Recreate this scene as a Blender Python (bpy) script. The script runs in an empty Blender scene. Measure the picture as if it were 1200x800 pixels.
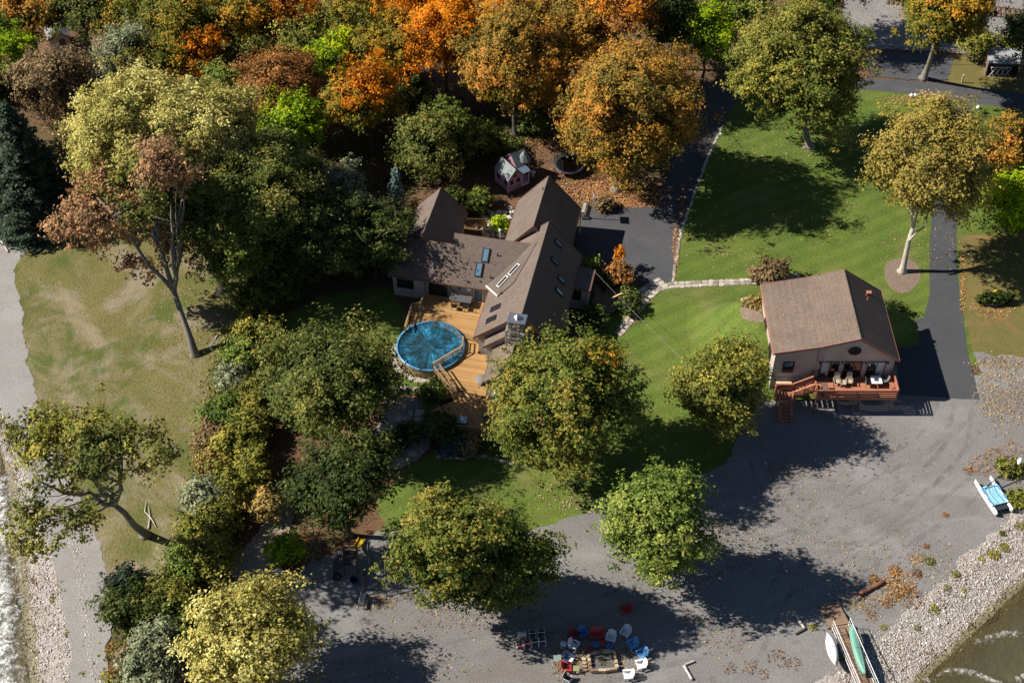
import bpy, math, random
import numpy as np
from mathutils import Vector, Matrix

# ------------------------------------------------------------------ camera, sky, sun, exposure
SC = bpy.context.scene
COL = SC.collection
F_PX, PITCH, CAM_H = 1600.0, math.radians(46), 98.0
SP, CP = math.sin(PITCH), math.cos(PITCH)
Y0 = CAM_H / math.tan(PITCH)
cam = bpy.data.cameras.new('camera')
cam.sensor_width = 36.0
cam.lens = F_PX / 1200 * 36.0
cam.clip_start, cam.clip_end = 1.0, 3000.0
cam_o = bpy.data.objects.new('camera', cam)
COL.objects.link(cam_o)
cam_o.location = (0, -Y0, CAM_H)
cam_o.rotation_euler = (math.pi / 2 - PITCH, 0, 0)
SC.camera = cam_o

SUN_EL, SUN_AZ = math.radians(39.5), math.radians(-84.5)      # azimuth clockwise from +Y
sun_dir = Vector((math.sin(SUN_AZ) * math.cos(SUN_EL), math.cos(SUN_AZ) * math.cos(SUN_EL), math.sin(SUN_EL)))
W = bpy.data.worlds.new('World')
SC.world = W
W.use_nodes = True
wn = W.node_tree.nodes
sky = wn.new('ShaderNodeTexSky')
sky.sky_type = 'NISHITA'
sky.sun_disc = False
sky.sun_elevation = SUN_EL
sky.sun_rotation = SUN_AZ % (2 * math.pi)
sky.air_density, sky.dust_density, sky.ozone_density = 0.7, 0.2, 1.5
W.node_tree.links.new(sky.outputs[0], wn['Background'].inputs[0])
wn['Background'].inputs[1].default_value = 0.05
sun = bpy.data.lights.new('sun', 'SUN')
sun.energy, sun.angle, sun.color = 5.0, math.radians(0.5), (1.0, 0.93, 0.82)
sun_o = bpy.data.objects.new('sun', sun)
COL.objects.link(sun_o)
sun_o.rotation_euler = (-sun_dir).to_track_quat('-Z', 'Y').to_euler()
SC.view_settings.view_transform = 'Standard'
SC.view_settings.look = 'None'
SC.view_settings.exposure = 0.74
SC.view_settings.gamma = 1.0
SC.cycles.max_bounces = 5
SC.cycles.diffuse_bounces = 2
SC.cycles.glossy_bounces = 2
SC.cycles.transmission_bounces = 4
SC.cycles.transparent_max_bounces = 6
SC.cycles.use_denoising = True
SC.cycles.caustics_reflective = False
SC.cycles.caustics_refractive = False

RNG = np.random.default_rng(7)
random.seed(7)

# ------------------------------------------------------------------ surveying: photo pixel -> point of the place
def P(px, py, z=0.0):
    u, v = (px - 600) / F_PX, (py - 400) / F_PX
    t = (CAM_H - z) / (SP + v * CP)
    return Vector((u * t, (CP - v * SP) * t - Y0, z))

def ppm(px, py, z=0.0):
    return F_PX * (SP + (py - 400) / F_PX * CP) / (CAM_H - z)

def depr(py):
    return PITCH + math.atan((py - 400) / F_PX)

# ------------------------------------------------------------------ materials
MATS = {}
def lin(c):
    return tuple(c) + (1.0,)

def new_mat(name):
    m = bpy.data.materials.new(name)
    m.use_nodes = True
    nt = m.node_tree
    b = nt.nodes['Principled BSDF']
    return m, nt, b

def nd(nt, t, **kw):
    n = nt.nodes.new(t)
    for k, v in kw.items():
        setattr(n, k, v)
    return n

def ramp(nt, fac, stops, interp='LINEAR'):
    r = nd(nt, 'ShaderNodeValToRGB')
    r.color_ramp.interpolation = interp
    els = r.color_ramp.elements
    while len(els) < len(stops):
        els.new(0.5)
    for e, (p, c) in zip(els, stops):
        e.position = p
        e.color = lin(c) if len(c) == 3 else c
    if fac is not None:
        nt.links.new(fac, r.inputs[0])
    return r.outputs[0]

def noise(nt, vec, scale, detail=4, rough=0.55, dist=0.0):
    n = nd(nt, 'ShaderNodeTexNoise')
    n.inputs['Scale'].default_value = scale
    n.inputs['Detail'].default_value = detail
    n.inputs['Roughness'].default_value = rough
    n.inputs['Distortion'].default_value = dist
    if vec is not None:
        nt.links.new(vec, n.inputs['Vector'])
    return n.outputs['Fac']

def mixc(nt, fac, a, b, mode='MIX'):
    m = nd(nt, 'ShaderNodeMix', data_type='RGBA', blend_type=mode)
    for sock, val in ((m.inputs[0], fac), (m.inputs[6], a), (m.inputs[7], b)):
        if hasattr(val, 'is_output') or isinstance(val, bpy.types.NodeSocket):
            nt.links.new(val, sock)
        elif isinstance(val, (int, float)):
            sock.default_value = val
        else:
            sock.default_value = lin(val)
    return m.outputs[2]

def maths(nt, op, a, b=None, clamp=False):
    m = nd(nt, 'ShaderNodeMath', operation=op, use_clamp=clamp)
    for i, val in enumerate((a, b)):
        if val is None:
            continue
        if isinstance(val, bpy.types.NodeSocket):
            nt.links.new(val, m.inputs[i])
        else:
            m.inputs[i].default_value = val
    return m.outputs[0]

def bump(nt, b, height, strength=0.3, dist=0.05):
    n = nd(nt, 'ShaderNodeBump')
    n.inputs['Strength'].default_value = strength
    n.inputs['Distance'].default_value = dist
    nt.links.new(height, n.inputs['Height'])
    nt.links.new(n.outputs[0], b.inputs['Normal'])

def world_pos(nt):
    return nd(nt, 'ShaderNodeNewGeometry').outputs['Position']

def obj_pos(nt):
    return nd(nt, 'ShaderNodeTexCoord').outputs['Object']

def plain(name, col, rough=0.6, var=0.25, scale=3.0, metal=0.0, spec=0.4, bmp=0.0, fine=30.0):
    """One base colour with large and fine mottling, for small built things."""
    if name in MATS:
        return MATS[name]
    m, nt, b = new_mat(name)
    v = obj_pos(nt)
    n1, n2 = noise(nt, v, scale), noise(nt, v, fine, 3)
    f = maths(nt, 'ADD', maths(nt, 'MULTIPLY', n1, 0.6), maths(nt, 'MULTIPLY', n2, 0.4))
    lo = tuple(max(0, c * (1 - var)) for c in col)
    hi = tuple(min(0.9, c * (1 + var)) for c in col)
    nt.links.new(ramp(nt, f, [(0.3, lo), (0.7, hi)]), b.inputs['Base Color'])
    b.inputs['Roughness'].default_value = rough
    b.inputs['Metallic'].default_value = metal
    b.inputs['Specular IOR Level'].default_value = spec
    if bmp:
        bump(nt, b, n2, bmp, 0.02)
    MATS[name] = m
    return m

def shingle(name, base, dirt):
    m, nt, b = new_mat(name)
    v = obj_pos(nt)
    big = noise(nt, v, 0.35, 5, 0.6)
    mid = noise(nt, v, 2.2, 4, 0.6)
    # courses and tabs
    mp = nd(nt, 'ShaderNodeMapping')
    mp.inputs['Scale'].default_value = (3.2, 3.2, 5.5)
    nt.links.new(v, mp.inputs[0])
    vor = nd(nt, 'ShaderNodeTexVoronoi')
    vor.inputs['Scale'].default_value = 1.6
    nt.links.new(mp.outputs[0], vor.inputs['Vector'])
    c = ramp(nt, big, [(0.25, tuple(x * 0.78 for x in base)), (0.55, base), (0.8, tuple(x * 1.18 for x in base))])
    c = mixc(nt, maths(nt, 'MULTIPLY', ramp(nt, mid, [(0.45, (0, 0, 0)), (0.75, (1, 1, 1))]), 0.35), c, dirt)
    sv = nd(nt, 'ShaderNodeSeparateColor')
    nt.links.new(vor.outputs['Color'], sv.inputs[0])
    c = mixc(nt, 0.3, c, ramp(nt, sv.outputs[0], [(0.0, (.3,) * 3), (1.0, (.7,) * 3)]), 'OVERLAY')
    sep = nd(nt, 'ShaderNodeSeparateXYZ')
    nt.links.new(v, sep.inputs[0])
    course = maths(nt, 'FRACT', maths(nt, 'MULTIPLY', sep.outputs['Z'], 8.0))
    c = mixc(nt, ramp(nt, course, [(0.0, (0.35,) * 3), (0.2, (0, 0, 0))]), c, tuple(x * 0.5 for x in base))
    nt.links.new(c, b.inputs['Base Color'])
    b.inputs['Roughness'].default_value = 0.9
    b.inputs['Specular IOR Level'].default_value = 0.2
    bump(nt, b, course, 0.4, 0.03)
    return m

def siding(name, col, pitch=0.16, vertical=False):
    m, nt, b = new_mat(name)
    v = obj_pos(nt)
    sep = nd(nt, 'ShaderNodeSeparateXYZ')
    nt.links.new(v, sep.inputs[0])
    h = maths(nt, 'ADD', sep.outputs['X'], sep.outputs['Y']) if vertical else sep.outputs['Z']
    fr = maths(nt, 'FRACT', maths(nt, 'DIVIDE', h, pitch))
    n1 = noise(nt, v, 0.8, 5)
    c = ramp(nt, n1, [(0.3, tuple(x * 0.85 for x in col)), (0.7, tuple(x * 1.1 for x in col))])
    c = mixc(nt, ramp(nt, fr, [(0.0, (0.7,) * 3), (0.16, (0, 0, 0))]), c, tuple(x * 0.45 for x in col))
    nt.links.new(c, b.inputs['Base Color'])
    b.inputs['Roughness'].default_value = 0.6
    bump(nt, b, fr, 0.5, 0.03)
    return m

def ground_mat(name, stops, scale=0.25, fine_cols=None, fine_scale=9.0, patch=None, bmp=0.4, spec=0.15, speck=None, streak=None, mow=None):
    """Ground: colours by broad noise, broken up by finer noise, optional patches and specks."""
    m, nt, b = new_mat(name)
    v = world_pos(nt)
    n1 = noise(nt, v, scale, 6, 0.62, 0.4)
    n2 = noise(nt, v, scale * 6, 5, 0.65)
    f = maths(nt, 'ADD', maths(nt, 'MULTIPLY', n1, 0.62), maths(nt, 'MULTIPLY', n2, 0.38))
    c = ramp(nt, f, stops)
    nf = noise(nt, v, fine_scale, 3, 0.7)
    if fine_cols:
        c = mixc(nt, ramp(nt, nf, [(0.4, (0, 0, 0)), (0.72, (0.65,) * 3)]), c, fine_cols[0])
        c = mixc(nt, ramp(nt, nf, [(0.28, (0.65,) * 3), (0.48, (0, 0, 0))]), c, fine_cols[1])
    if patch:
        for (pc, psc, lo, hi, amt, seed) in patch:
            mp = nd(nt, 'ShaderNodeMapping')
            mp.inputs['Location'].default_value = (seed, seed * 1.7, 0)
            if streak:
                mp.inputs['Rotation'].default_value = (0, 0, streak[0])
                mp.inputs['Scale'].default_value = (1, streak[1], 1)
            nt.links.new(v, mp.inputs[0])
            pn = noise(nt, mp.outputs[0], psc, 7, 0.68, 0.6)
            c = mixc(nt, ramp(nt, pn, [(lo, (0, 0, 0)), (hi, (amt,) * 3)]), c, pc)
    if mow:
        mm = nd(nt, 'ShaderNodeMapping')
        mm.inputs['Rotation'].default_value = (0, 0, mow[0])
        nt.links.new(v, mm.inputs[0])
        wv = nd(nt, 'ShaderNodeTexWave', wave_type='BANDS', bands_direction='X')
        wv.inputs['Scale'].default_value = mow[1]
        wv.inputs['Distortion'].default_value = 1.2
        wv.inputs['Detail'].default_value = 2.0
        nt.links.new(mm.outputs[0], wv.inputs['Vector'])
        c = mixc(nt, 1.0, c, ramp(nt, wv.outputs['Fac'], [(0.3, (.93,) * 3), (.7, (1.06,) * 3)]), 'MULTIPLY')
    if speck:
        vor = nd(nt, 'ShaderNodeTexVoronoi')
        vor.inputs['Scale'].default_value = speck[1]
        nt.links.new(v, vor.inputs['Vector'])
        c = mixc(nt, maths(nt, 'MULTIPLY', ramp(nt, vor.outputs['Distance'], [(0.0, (1, 1, 1)), (speck[2], (0, 0, 0))]), speck[3]), c, speck[0])
    nt.links.new(c, b.inputs['Base Color'])
    b.inputs['Roughness'].default_value = 0.95
    b.inputs['Specular IOR Level'].default_value = spec
    bump(nt, b, nf, bmp, 0.12)
    return m

def tint_mat(name, stops, rough=0.7, spec=0.2, transl=0.0):
    """Colour looked up per piece (leaf, stone) from its own 'tint' value."""
    m, nt, b = new_mat(name)
    a = nd(nt, 'ShaderNodeAttribute', attribute_name='tint')
    c = ramp(nt, a.outputs['Fac'], stops)
    nt.links.new(c, b.inputs['Base Color'])
    b.inputs['Roughness'].default_value = rough
    b.inputs['Specular IOR Level'].default_value = spec
    if transl:
        t = nd(nt, 'ShaderNodeBsdfTranslucent')
        nt.links.new(c, t.inputs[0])
        mx = nd(nt, 'ShaderNodeMixShader')
        mx.inputs[0].default_value = transl
        nt.links.new(b.outputs[0], mx.inputs[1])
        nt.links.new(t.outputs[0], mx.inputs[2])
        nt.links.new(mx.outputs[0], nt.nodes['Material Output'].inputs[0])
    return m

def glass_mat(name, col, rough=0.05):
    m, nt, b = new_mat(name)
    b.inputs['Base Color'].default_value = lin(col)
    b.inputs['Roughness'].default_value = rough
    b.inputs['Specular IOR Level'].default_value = 0.9
    return m

def wood_mat(name, col, axis='X', var=0.3, rough=0.75):
    m, nt, b = new_mat(name)
    v = obj_pos(nt)
    mp = nd(nt, 'ShaderNodeMapping')
    mp.inputs['Scale'].default_value = {'X': (0.6, 9, 9), 'Y': (9, 0.6, 9), 'Z': (9, 9, 0.6)}[axis]
    nt.links.new(v, mp.inputs[0])
    n1 = noise(nt, mp.outputs[0], 2.0, 5, 0.6)
    n2 = noise(nt, v, 0.9, 4)
    info = nd(nt, 'ShaderNodeObjectInfo').outputs['Random']
    f = maths(nt, 'ADD', maths(nt, 'MULTIPLY', n1, 0.4), maths(nt, 'ADD', maths(nt, 'MULTIPLY', n2, 0.35), maths(nt, 'MULTIPLY', info, 0.25)))
    c = ramp(nt, f, [(0.28, tuple(x * (1 - var) for x in col)), (0.72, tuple(x * (1 + var) for x in col))])
    nt.links.new(c, b.inputs['Base Color'])
    b.inputs['Roughness'].default_value = rough
    b.inputs['Specular IOR Level'].default_value = 0.3
    return m

# ------------------------------------------------------------------ mesh helpers
class MB:
    def __init__(s):
        s.v, s.f = [], []
    def add(s, vs, fs):
        o = len(s.v)
        s.v += [tuple(p) for p in vs]
        s.f += [tuple(i + o for i in f) for f in fs]
        return s
    def box(s, cx, cy, cz, sx, sy, sz, rz=0.0, M=None, taper=1.0):
        hx, hy, hz = sx / 2, sy / 2, sz / 2
        pts = [Vector((x * (taper if z > 0 else 1), y * (taper if z > 0 else 1), z)) for z in (-hz, hz) for x, y in ((-hx, -hy), (hx, -hy), (hx, hy), (-hx, hy))]
        R = M if M is not None else Matrix.Rotation(rz, 3, 'Z')
        pts = [R @ p + Vector((cx, cy, cz)) for p in pts]
        return s.add(pts, [(3, 2, 1, 0), (4, 5, 6, 7), (0, 1, 5, 4), (1, 2, 6, 5), (2, 3, 7, 6), (3, 0, 4, 7)])
    def bar(s, a, b, w, h):
        """A rectangular bar from a to b, w across and h high."""
        a, b = Vector(a), Vector(b)
        d = (b - a).normalized()
        side = d.cross(Vector((0, 0, 1)))
        side = side.normalized() if side.length > 1e-4 else Vector((1, 0, 0))
        up = side.cross(d)
        pts = [p + side * (i * w / 2) + up * (j * h / 2) for p in (a, b) for i, j in ((-1, -1), (1, -1), (1, 1), (-1, 1))]
        return s.add(pts, [(3, 2, 1, 0), (4, 5, 6, 7), (0, 1, 5, 4), (1, 2, 6, 5), (2, 3, 7, 6), (3, 0, 4, 7)])
    def prism(s, poly, z0, z1):
        n = len(poly)
        vs = [(x, y, z0) for x, y in poly] + [(x, y, z1) for x, y in poly]
        return s.add(vs, [tuple(reversed(range(n))), tuple(range(n, 2 * n))] + [(i, (i + 1) % n, n + (i + 1) % n, n + i) for i in range(n)])
    def slab(s, pts, t):
        """A flat polygon pts (top face, counter-clockwise from above) thickened downward by t."""
        pts = [Vector(p) for p in pts]
        n = (pts[1] - pts[0]).cross(pts[2] - pts[0]).normalized()
        if n.z < 0:
            n, pts = -n, pts[::-1]
        k = len(pts)
        vs = pts + [p - n * t for p in pts]
        return s.add(vs, [tuple(range(k)), tuple(reversed(range(k, 2 * k)))] + [(i, k + i, k + (i + 1) % k, (i + 1) % k) for i in range(k)])
    def tube(s, pts, rad, n=6, cap=True):
        pts = [Vector(p) for p in pts]
        if not hasattr(rad, '__len__'):
            rad = [rad] * len(pts)
        vs, fs = [], []
        for i, p in enumerate(pts):
            d = (pts[min(i + 1, len(pts) - 1)] - pts[max(i - 1, 0)]).normalized()
            a = d.cross(Vector((0.31, 0.2, 0.93)))
            if a.length < 0.05:
                a = d.cross(Vector((1, 0, 0)))
            a.normalize()
            b = d.cross(a)
            for k in range(n):
                an = 2 * math.pi * k / n
                vs.append(p + (a * math.cos(an) + b * math.sin(an)) * rad[i])
        for i in range(len(pts) - 1):
            for k in range(n):
                fs.append((i * n + k, i * n + (k + 1) % n, (i + 1) * n + (k + 1) % n, (i + 1) * n + k))
        if cap:
            fs.append(tuple(reversed(range(n))))
            fs.append(tuple((len(pts) - 1) * n + k for k in range(n)))
        return s.add(vs, fs)
    def lathe(s, prof, n=24, cx=0, cy=0, cap=True):
        vs = [(cx + r * math.cos(2 * math.pi * k / n), cy + r * math.sin(2 * math.pi * k / n), z) for r, z in prof for k in range(n)]
        fs = [(i * n + k, i * n + (k + 1) % n, (i + 1) * n + (k + 1) % n, (i + 1) * n + k) for i in range(len(prof) - 1) for k in range(n)]
        if cap and prof[0][0] > 1e-5:
            fs.append(tuple(reversed(range(n))))
        if cap and prof[-1][0] > 1e-5:
            fs.append(tuple((len(prof) - 1) * n + k for k in range(n)))
        return s.add(vs, fs)
    def mesh(s, name, mat, smooth=False):
        me = bpy.data.meshes.new(name)
        me.from_pydata(s.v, [], s.f)
        me.materials.append(mat)
        if smooth:
            me.polygons.foreach_set('use_smooth', [True] * len(me.polygons))
        me.update()
        return me
    def build(s, name, mat, parent=None, smooth=False, loc=None):
        return link(name, s.mesh(name, mat, smooth), parent, loc)

def link(name, me, parent=None, loc=None, rz=0.0):
    o = bpy.data.objects.new(name, me)
    COL.objects.link(o)
    if parent is not None:
        o.parent = parent
    if loc is not None:
        o.location = loc
    o.rotation_euler[2] = rz
    return o

def tag(o, label=None, cat=None, group=None, kind=None):
    for k, v in (('label', label), ('category', cat), ('group', group), ('kind', kind)):
        if v:
            o[k] = v
    return o

def thing(name, label, cat, loc=(0, 0, 0), rz=0.0, group=None):
    return tag(link(name, None, None, loc, rz), label, cat, group)

def copy_tree(o, label, loc, rz):
    c = o.copy()
    COL.objects.link(c)
    c.location = loc
    c.rotation_euler[2] = rz
    c['label'] = label
    for ch in o.children:
        k = ch.copy()
        COL.objects.link(k)
        k.parent = c
        for g in ch.children:
            q = g.copy()
            COL.objects.link(q)
            q.parent = k
    return c

def np_mesh(name, V, Fq, mat, tint=None, smooth=False):
    """Mesh from numpy arrays; Fq is (n,k) with k-gons all alike; tint one value per face."""
    me = bpy.data.meshes.new(name)
    n, k = Fq.shape
    me.vertices.add(len(V))
    me.vertices.foreach_set('co', np.ascontiguousarray(V, dtype=np.float32).ravel())
    me.loops.add(n * k)
    me.loops.foreach_set('vertex_index', np.ascontiguousarray(Fq, dtype=np.int32).ravel())
    me.polygons.add(n)
    me.polygons.foreach_set('loop_start', np.arange(0, n * k, k, dtype=np.int32))
    me.polygons.foreach_set('loop_total', np.full(n, k, dtype=np.int32))
    if smooth:
        me.polygons.foreach_set('use_smooth', np.ones(n, dtype=bool))
    me.update(calc_edges=True)
    if tint is not None:
        at = me.attributes.new('tint', 'FLOAT', 'FACE')
        at.data.foreach_set('value', np.ascontiguousarray(tint, dtype=np.float32))
    me.materials.append(mat)
    return me

def ragged(poly, amp=0.12, step=0.4, seed=0):
    """Outline resampled every `step` metres and frayed by multi-scale noise."""
    rng = np.random.default_rng(seed)
    pts = []
    n = len(poly)
    for i in range(n):
        a, b = Vector(poly[i][:2]), Vector(poly[(i + 1) % n][:2])
        k = max(1, int((b - a).length / step))
        for j in range(k):
            pts.append(a.lerp(b, j / k))
    m = len(pts)
    off = np.zeros(m)
    for sc_, w in ((40, 1.6), (12, 1.0), (4, 0.7), (1, 0.5)):
        q = max(3, m // sc_)
        knots = rng.normal(0, 1, q)
        x = np.arange(m) / m * q
        i0 = np.floor(x).astype(int) % q
        off += w * amp * (knots[i0] * (1 - (x % 1)) + knots[(i0 + 1) % q] * (x % 1))
    out = []
    for i in range(m):
        d = pts[(i + 1) % m] - pts[i - 1]
        nrm = Vector((-d.y, d.x)).normalized() if d.length > 1e-6 else Vector((0, 0))
        out.append(pts[i] + nrm * float(off[i]))
    return out

def sheet(name, poly_px, z, mat, amp=0.12, step=0.4, seed=0, kind='structure', smooth_pts=False):
    poly = [P(*q) for q in poly_px]
    if smooth_pts:
        for _ in range(2):
            r = []
            for i in range(len(poly)):
                a, b = poly[i], poly[(i + 1) % len(poly)]
                r += [a.lerp(b, 0.25), a.lerp(b, 0.75)]
            poly = r
    pts = ragged(poly, amp, step, seed) if amp else [Vector(p[:2]) for p in poly]
    me = bpy.data.meshes.new(name)
    from mathutils.geometry import tessellate_polygon
    tri = tessellate_polygon([[Vector((p.x, p.y, 0)) for p in pts]])
    me.from_pydata([(p.x, p.y, z) for p in pts], [], [tuple(t) for t in tri])
    me.update()
    if len(me.polygons) and sum(p.normal.z for p in me.polygons) < 0:
        me.flip_normals()
    me.materials.append(mat)
    return tag(link(name, me), kind=kind)

def in_poly(x, y, poly):
    c, j = False, len(poly) - 1
    for i in range(len(poly)):
        xi, yi, xj, yj = poly[i][0], poly[i][1], poly[j][0], poly[j][1]
        if (yi > y) != (yj > y) and x < (xj - xi) * (y - yi) / (yj - yi) + xi:
            c = not c
        j = i
    return c

# ------------------------------------------------------------------ foliage
def unit(a):
    return a / np.maximum(np.linalg.norm(a, axis=1, keepdims=True), 1e-6)

def leaf_quads(rng, pts, nrm, size, tint):
    n = len(pts)
    t = unit(np.cross(nrm, rng.normal(size=(n, 3))))
    b = np.cross(nrm, t)
    s = (size * rng.uniform(0.6, 1.35, n))[:, None]
    j = lambda: rng.uniform(0.65, 1.2, (n, 1))
    V = np.stack([pts - t * s * .62 * j() - b * s * .40 * j(), pts + t * s * .66 * j() - b * s * .12 * j(), pts - t * s * .2 * j() + b * s * .58 * j()], 1).reshape(-1, 3)
    return V, np.arange(n * 3).reshape(n, 3), np.clip(tint, 0, 1)

def crown_points(rng, Rh, Rv, dens, leaf, clump, lobes, bottom=-0.55, sparse=0.0, spread=0.5):
    """Leaf positions, normals and tints of a crown about the origin: boughs > clumps > leaves."""
    area = 4 * math.pi * ((Rh * Rh) ** 1.6 / 3 + 2 * (Rh * Rv) ** 1.6 / 3) ** (1 / 1.6)
    nc = max(10, int(area / (clump * clump * 1.75)))
    bd = unit(rng.normal(size=(lobes, 3)) * np.array([1, 1, 0.9]) + np.array([0, 0, 0.25]))
    btint = rng.uniform(-1, 1, lobes)
    blen = rng.uniform(0.82, 1.12, lobes)
    d = unit(rng.normal(size=(nc * 2, 3)))
    d = d[d[:, 2] > bottom][:nc]
    nc = len(d)
    cosang = d @ bd.T
    w = np.exp((cosang - 1) * 7)
    near = np.argmax(w * blen, axis=1)
    lob = (w * blen).max(axis=1)
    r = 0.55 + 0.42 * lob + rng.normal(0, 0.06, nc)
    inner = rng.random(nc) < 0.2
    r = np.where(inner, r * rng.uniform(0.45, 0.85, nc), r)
    if True:
        gn = sum(np.sin(d @ rng.normal(0, 5.0, 3) + rng.uniform(0, 6.28)) for _ in range(6)) / 2.4
        keep = (rng.random(nc) > sparse * (1.15 - lob)) & (gn > -0.8)
        d, r, near, inner, lob = d[keep], r[keep], near[keep], inner[keep], lob[keep]
        nc = len(d)
    C = d * r[:, None] * np.array([Rh, Rh, Rv]) * 0.94
    rc = clump * rng.uniform(0.6, 1.5, nc)
    nl = np.maximum(8, (dens * rc * rc * 6.2).astype(int))
    idx = np.repeat(np.arange(nc), nl)
    n = len(idx)
    # each clump is a few loose sprays of leaves, drawn out along its own twig
    nsub = 5
    sub = rng.normal(size=(nc, nsub, 3)) * np.array([.62, .62, .40]) * rc[:, None, None] + d[:, None, :] * (rng.normal(.1, .45, (nc, nsub, 1)) * rc[:, None, None])
    which = rng.integers(0, nsub, n)
    fat = rng.uniform(.16, .42, (nc, nsub))[idx, which]
    loose = rng.normal(size=(n, 3)) * np.array([1.1, 1.1, .75])
    pts = C[idx] + sub[idx, which] + loose * (rc[idx] * fat)[:, None]
    ld = unit(sub[idx, which] * .5 + loose * (rc[idx] * fat)[:, None] + 1e-4)
    nrm = unit(ld * 0.45 + d[idx] * 0.5 + rng.normal(size=(n, 3)) * spread + np.array([-.12, 0, 0.5]))
    ct = rng.normal(0, 1, nc)
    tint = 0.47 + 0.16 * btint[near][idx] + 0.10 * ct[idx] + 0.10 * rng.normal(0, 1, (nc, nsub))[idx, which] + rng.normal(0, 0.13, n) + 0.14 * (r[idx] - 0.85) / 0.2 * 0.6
    return pts, nrm, tint, C, lob

def conifer_points(rng, R, Hc, dens):
    pts, nrm, tint = [], [], []
    z = -Hc * 0.5
    while z < Hc * 0.5:
        fr = (z + Hc * 0.5) / Hc
        rad = R * (1 - fr) ** 0.8 + 0.25
        nb = max(5, int(rad * 4.5))
        a0 = rng.random() * 6.28
        for k in range(nb):
            a = a0 + 6.283 * k / nb + rng.normal(0, 0.12)
            L = rad * rng.uniform(0.5, 1.2)
            m = max(6, int(L * dens))
            t = rng.random(m) ** 0.7
            w = 0.12 + 0.35 * L * 0.35 * (1 - t * 0.6)
            lat = rng.normal(0, 1, m) * w
            ca, sa = math.cos(a), math.sin(a)
            x = t * L * ca - lat * sa
            y = t * L * sa + lat * ca
            zz = z - 0.38 * t * L + 0.22 * t * t * L - np.abs(lat) * 0.25 + rng.normal(0, 0.08, m)
            pts.append(np.stack([x, y, zz], 1))
            nrm.append(np.stack([0.35 * ca + rng.normal(0, .35, m), 0.35 * sa + rng.normal(0, .35, m), np.full(m, 0.9)], 1))
            tint.append(0.5 + rng.normal(0, .16, m) + 0.2 * (t - .5))
        z += 0.42
    return np.concatenate(pts), unit(np.concatenate(nrm)), np.concatenate(tint)

LEAF = {}
def palette(name, *cols, transl=0.22):
    k = len(cols)
    def rich(c):
        g = sum(c) / 3
        return tuple(max(0.004, g + (x - g) * 1.14) for x in c)
    LEAF[name] = tint_mat('leaf_' + name, [(0.12 + 0.76 * i / max(1, k - 1), rich(c)) for i, c in enumerate(cols)], 0.6, 0.12, transl)
palette('green', (0.045, 0.072, 0.019), (0.096, 0.136, 0.032), (0.168, 0.191, 0.048), (0.303, 0.303, 0.080))
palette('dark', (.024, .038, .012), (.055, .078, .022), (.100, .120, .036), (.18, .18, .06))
palette('olive', (.054, .076, .022), (.118, .142, .040), (.200, .205, .060), (.35, .30, .10))
palette('maple', (0.072, 0.096, 0.022), (0.168, 0.168, 0.035), (0.319, 0.240, 0.048), (0.573, 0.263, 0.055))
palette('maple_gold', (.105, .100, .028), (.27, .190, .050), (.46, .255, .068), (.58, .25, .075))
palette('maple_orange', (0.159, 0.072, 0.017), (0.446, 0.168, 0.032), (0.701, 0.247, 0.040), (0.720, 0.350, 0.064))
palette('russet', (0.119, 0.067, 0.028), (0.271, 0.136, 0.051), (0.446, 0.215, 0.080), (0.573, 0.303, 0.127))
palette('brown', (0.096, 0.072, 0.040), (0.199, 0.143, 0.077), (0.303, 0.215, 0.119), (0.414, 0.303, 0.176))
palette('pink', (.19, .135, .075), (.36, .225, .125), (.50, .285, .165), (.44, .34, .15))
palette('yellow_pale', (0.176, 0.168, 0.048), (0.382, 0.342, 0.109), (0.589, 0.526, 0.199), (0.720, 0.701, 0.335))
palette('yellow_green', (0.083, 0.094, 0.024), (0.183, 0.189, 0.047), (0.301, 0.283, 0.073), (0.460, 0.384, 0.100))
palette('lime', (0.080, 0.136, 0.017), (0.199, 0.303, 0.028), (0.367, 0.463, 0.041), (0.526, 0.573, 0.064))
palette('silver', (0.104, 0.119, 0.067), (0.208, 0.231, 0.136), (0.335, 0.359, 0.231), (0.478, 0.494, 0.335))
palette('feather', (.065, .105, .026), (.145, .200, .048), (.245, .285, .075), (.37, .38, .12))
palette('tan', (0.136, 0.112, 0.041), (0.287, 0.223, 0.083), (0.463, 0.327, 0.127), (0.605, 0.431, 0.191))
palette('spruce', (.010, .020, .014), (.024, .040, .026), (.042, .062, .040), (.075, .095, .062), transl=0.08)
palette('blue', (.035, .060, .055), (.07, .11, .10), (.12, .17, .155), (.18, .23, .21), transl=0.1)
palette('maple_green', (.050, .078, .020), (.120, .150, .036), (.195, .210, .052), (.33, .25, .07))
palette('goldtan', (.095, .098, .028), (.200, .180, .050), (.315, .250, .072), (.41, .30, .105))
BARK = {'grey': plain('bark_grey', (.20, .18, .15), 0.9, 0.4, 1.5, bmp=0.6), 'dark': plain('bark_dark', (.075, .062, .05), 0.9, 0.4, 1.5, bmp=0.6),
        'pale': plain('bark_pale', (.40, .365, .31), 0.9, 0.4, 2.5, bmp=0.5)}

def limb(mb, a, b, r0, r1, rng, sag=0.15, n=5, sides=6):
    a, b = Vector(a), Vector(b)
    L = (b - a).length
    mid = Vector((rng.normal(0, sag * .5), rng.normal(0, sag * .5), -sag * 0.4)) * L * 0.5
    pts, rad = [], []
    for i in range(n + 1):
        t = i / n
        p = a.lerp(b, t) + mid * (4 * t * (1 - t)) * 0.5 + Vector(rng.normal(0, 0.018 * L, 3)) * (1 if 0 < i < n else 0)
        pts.append(p)
        rad.append(r0 * (1 - t) + r1 * t)
    mb.tube(pts, rad, sides)
    return pts

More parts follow.
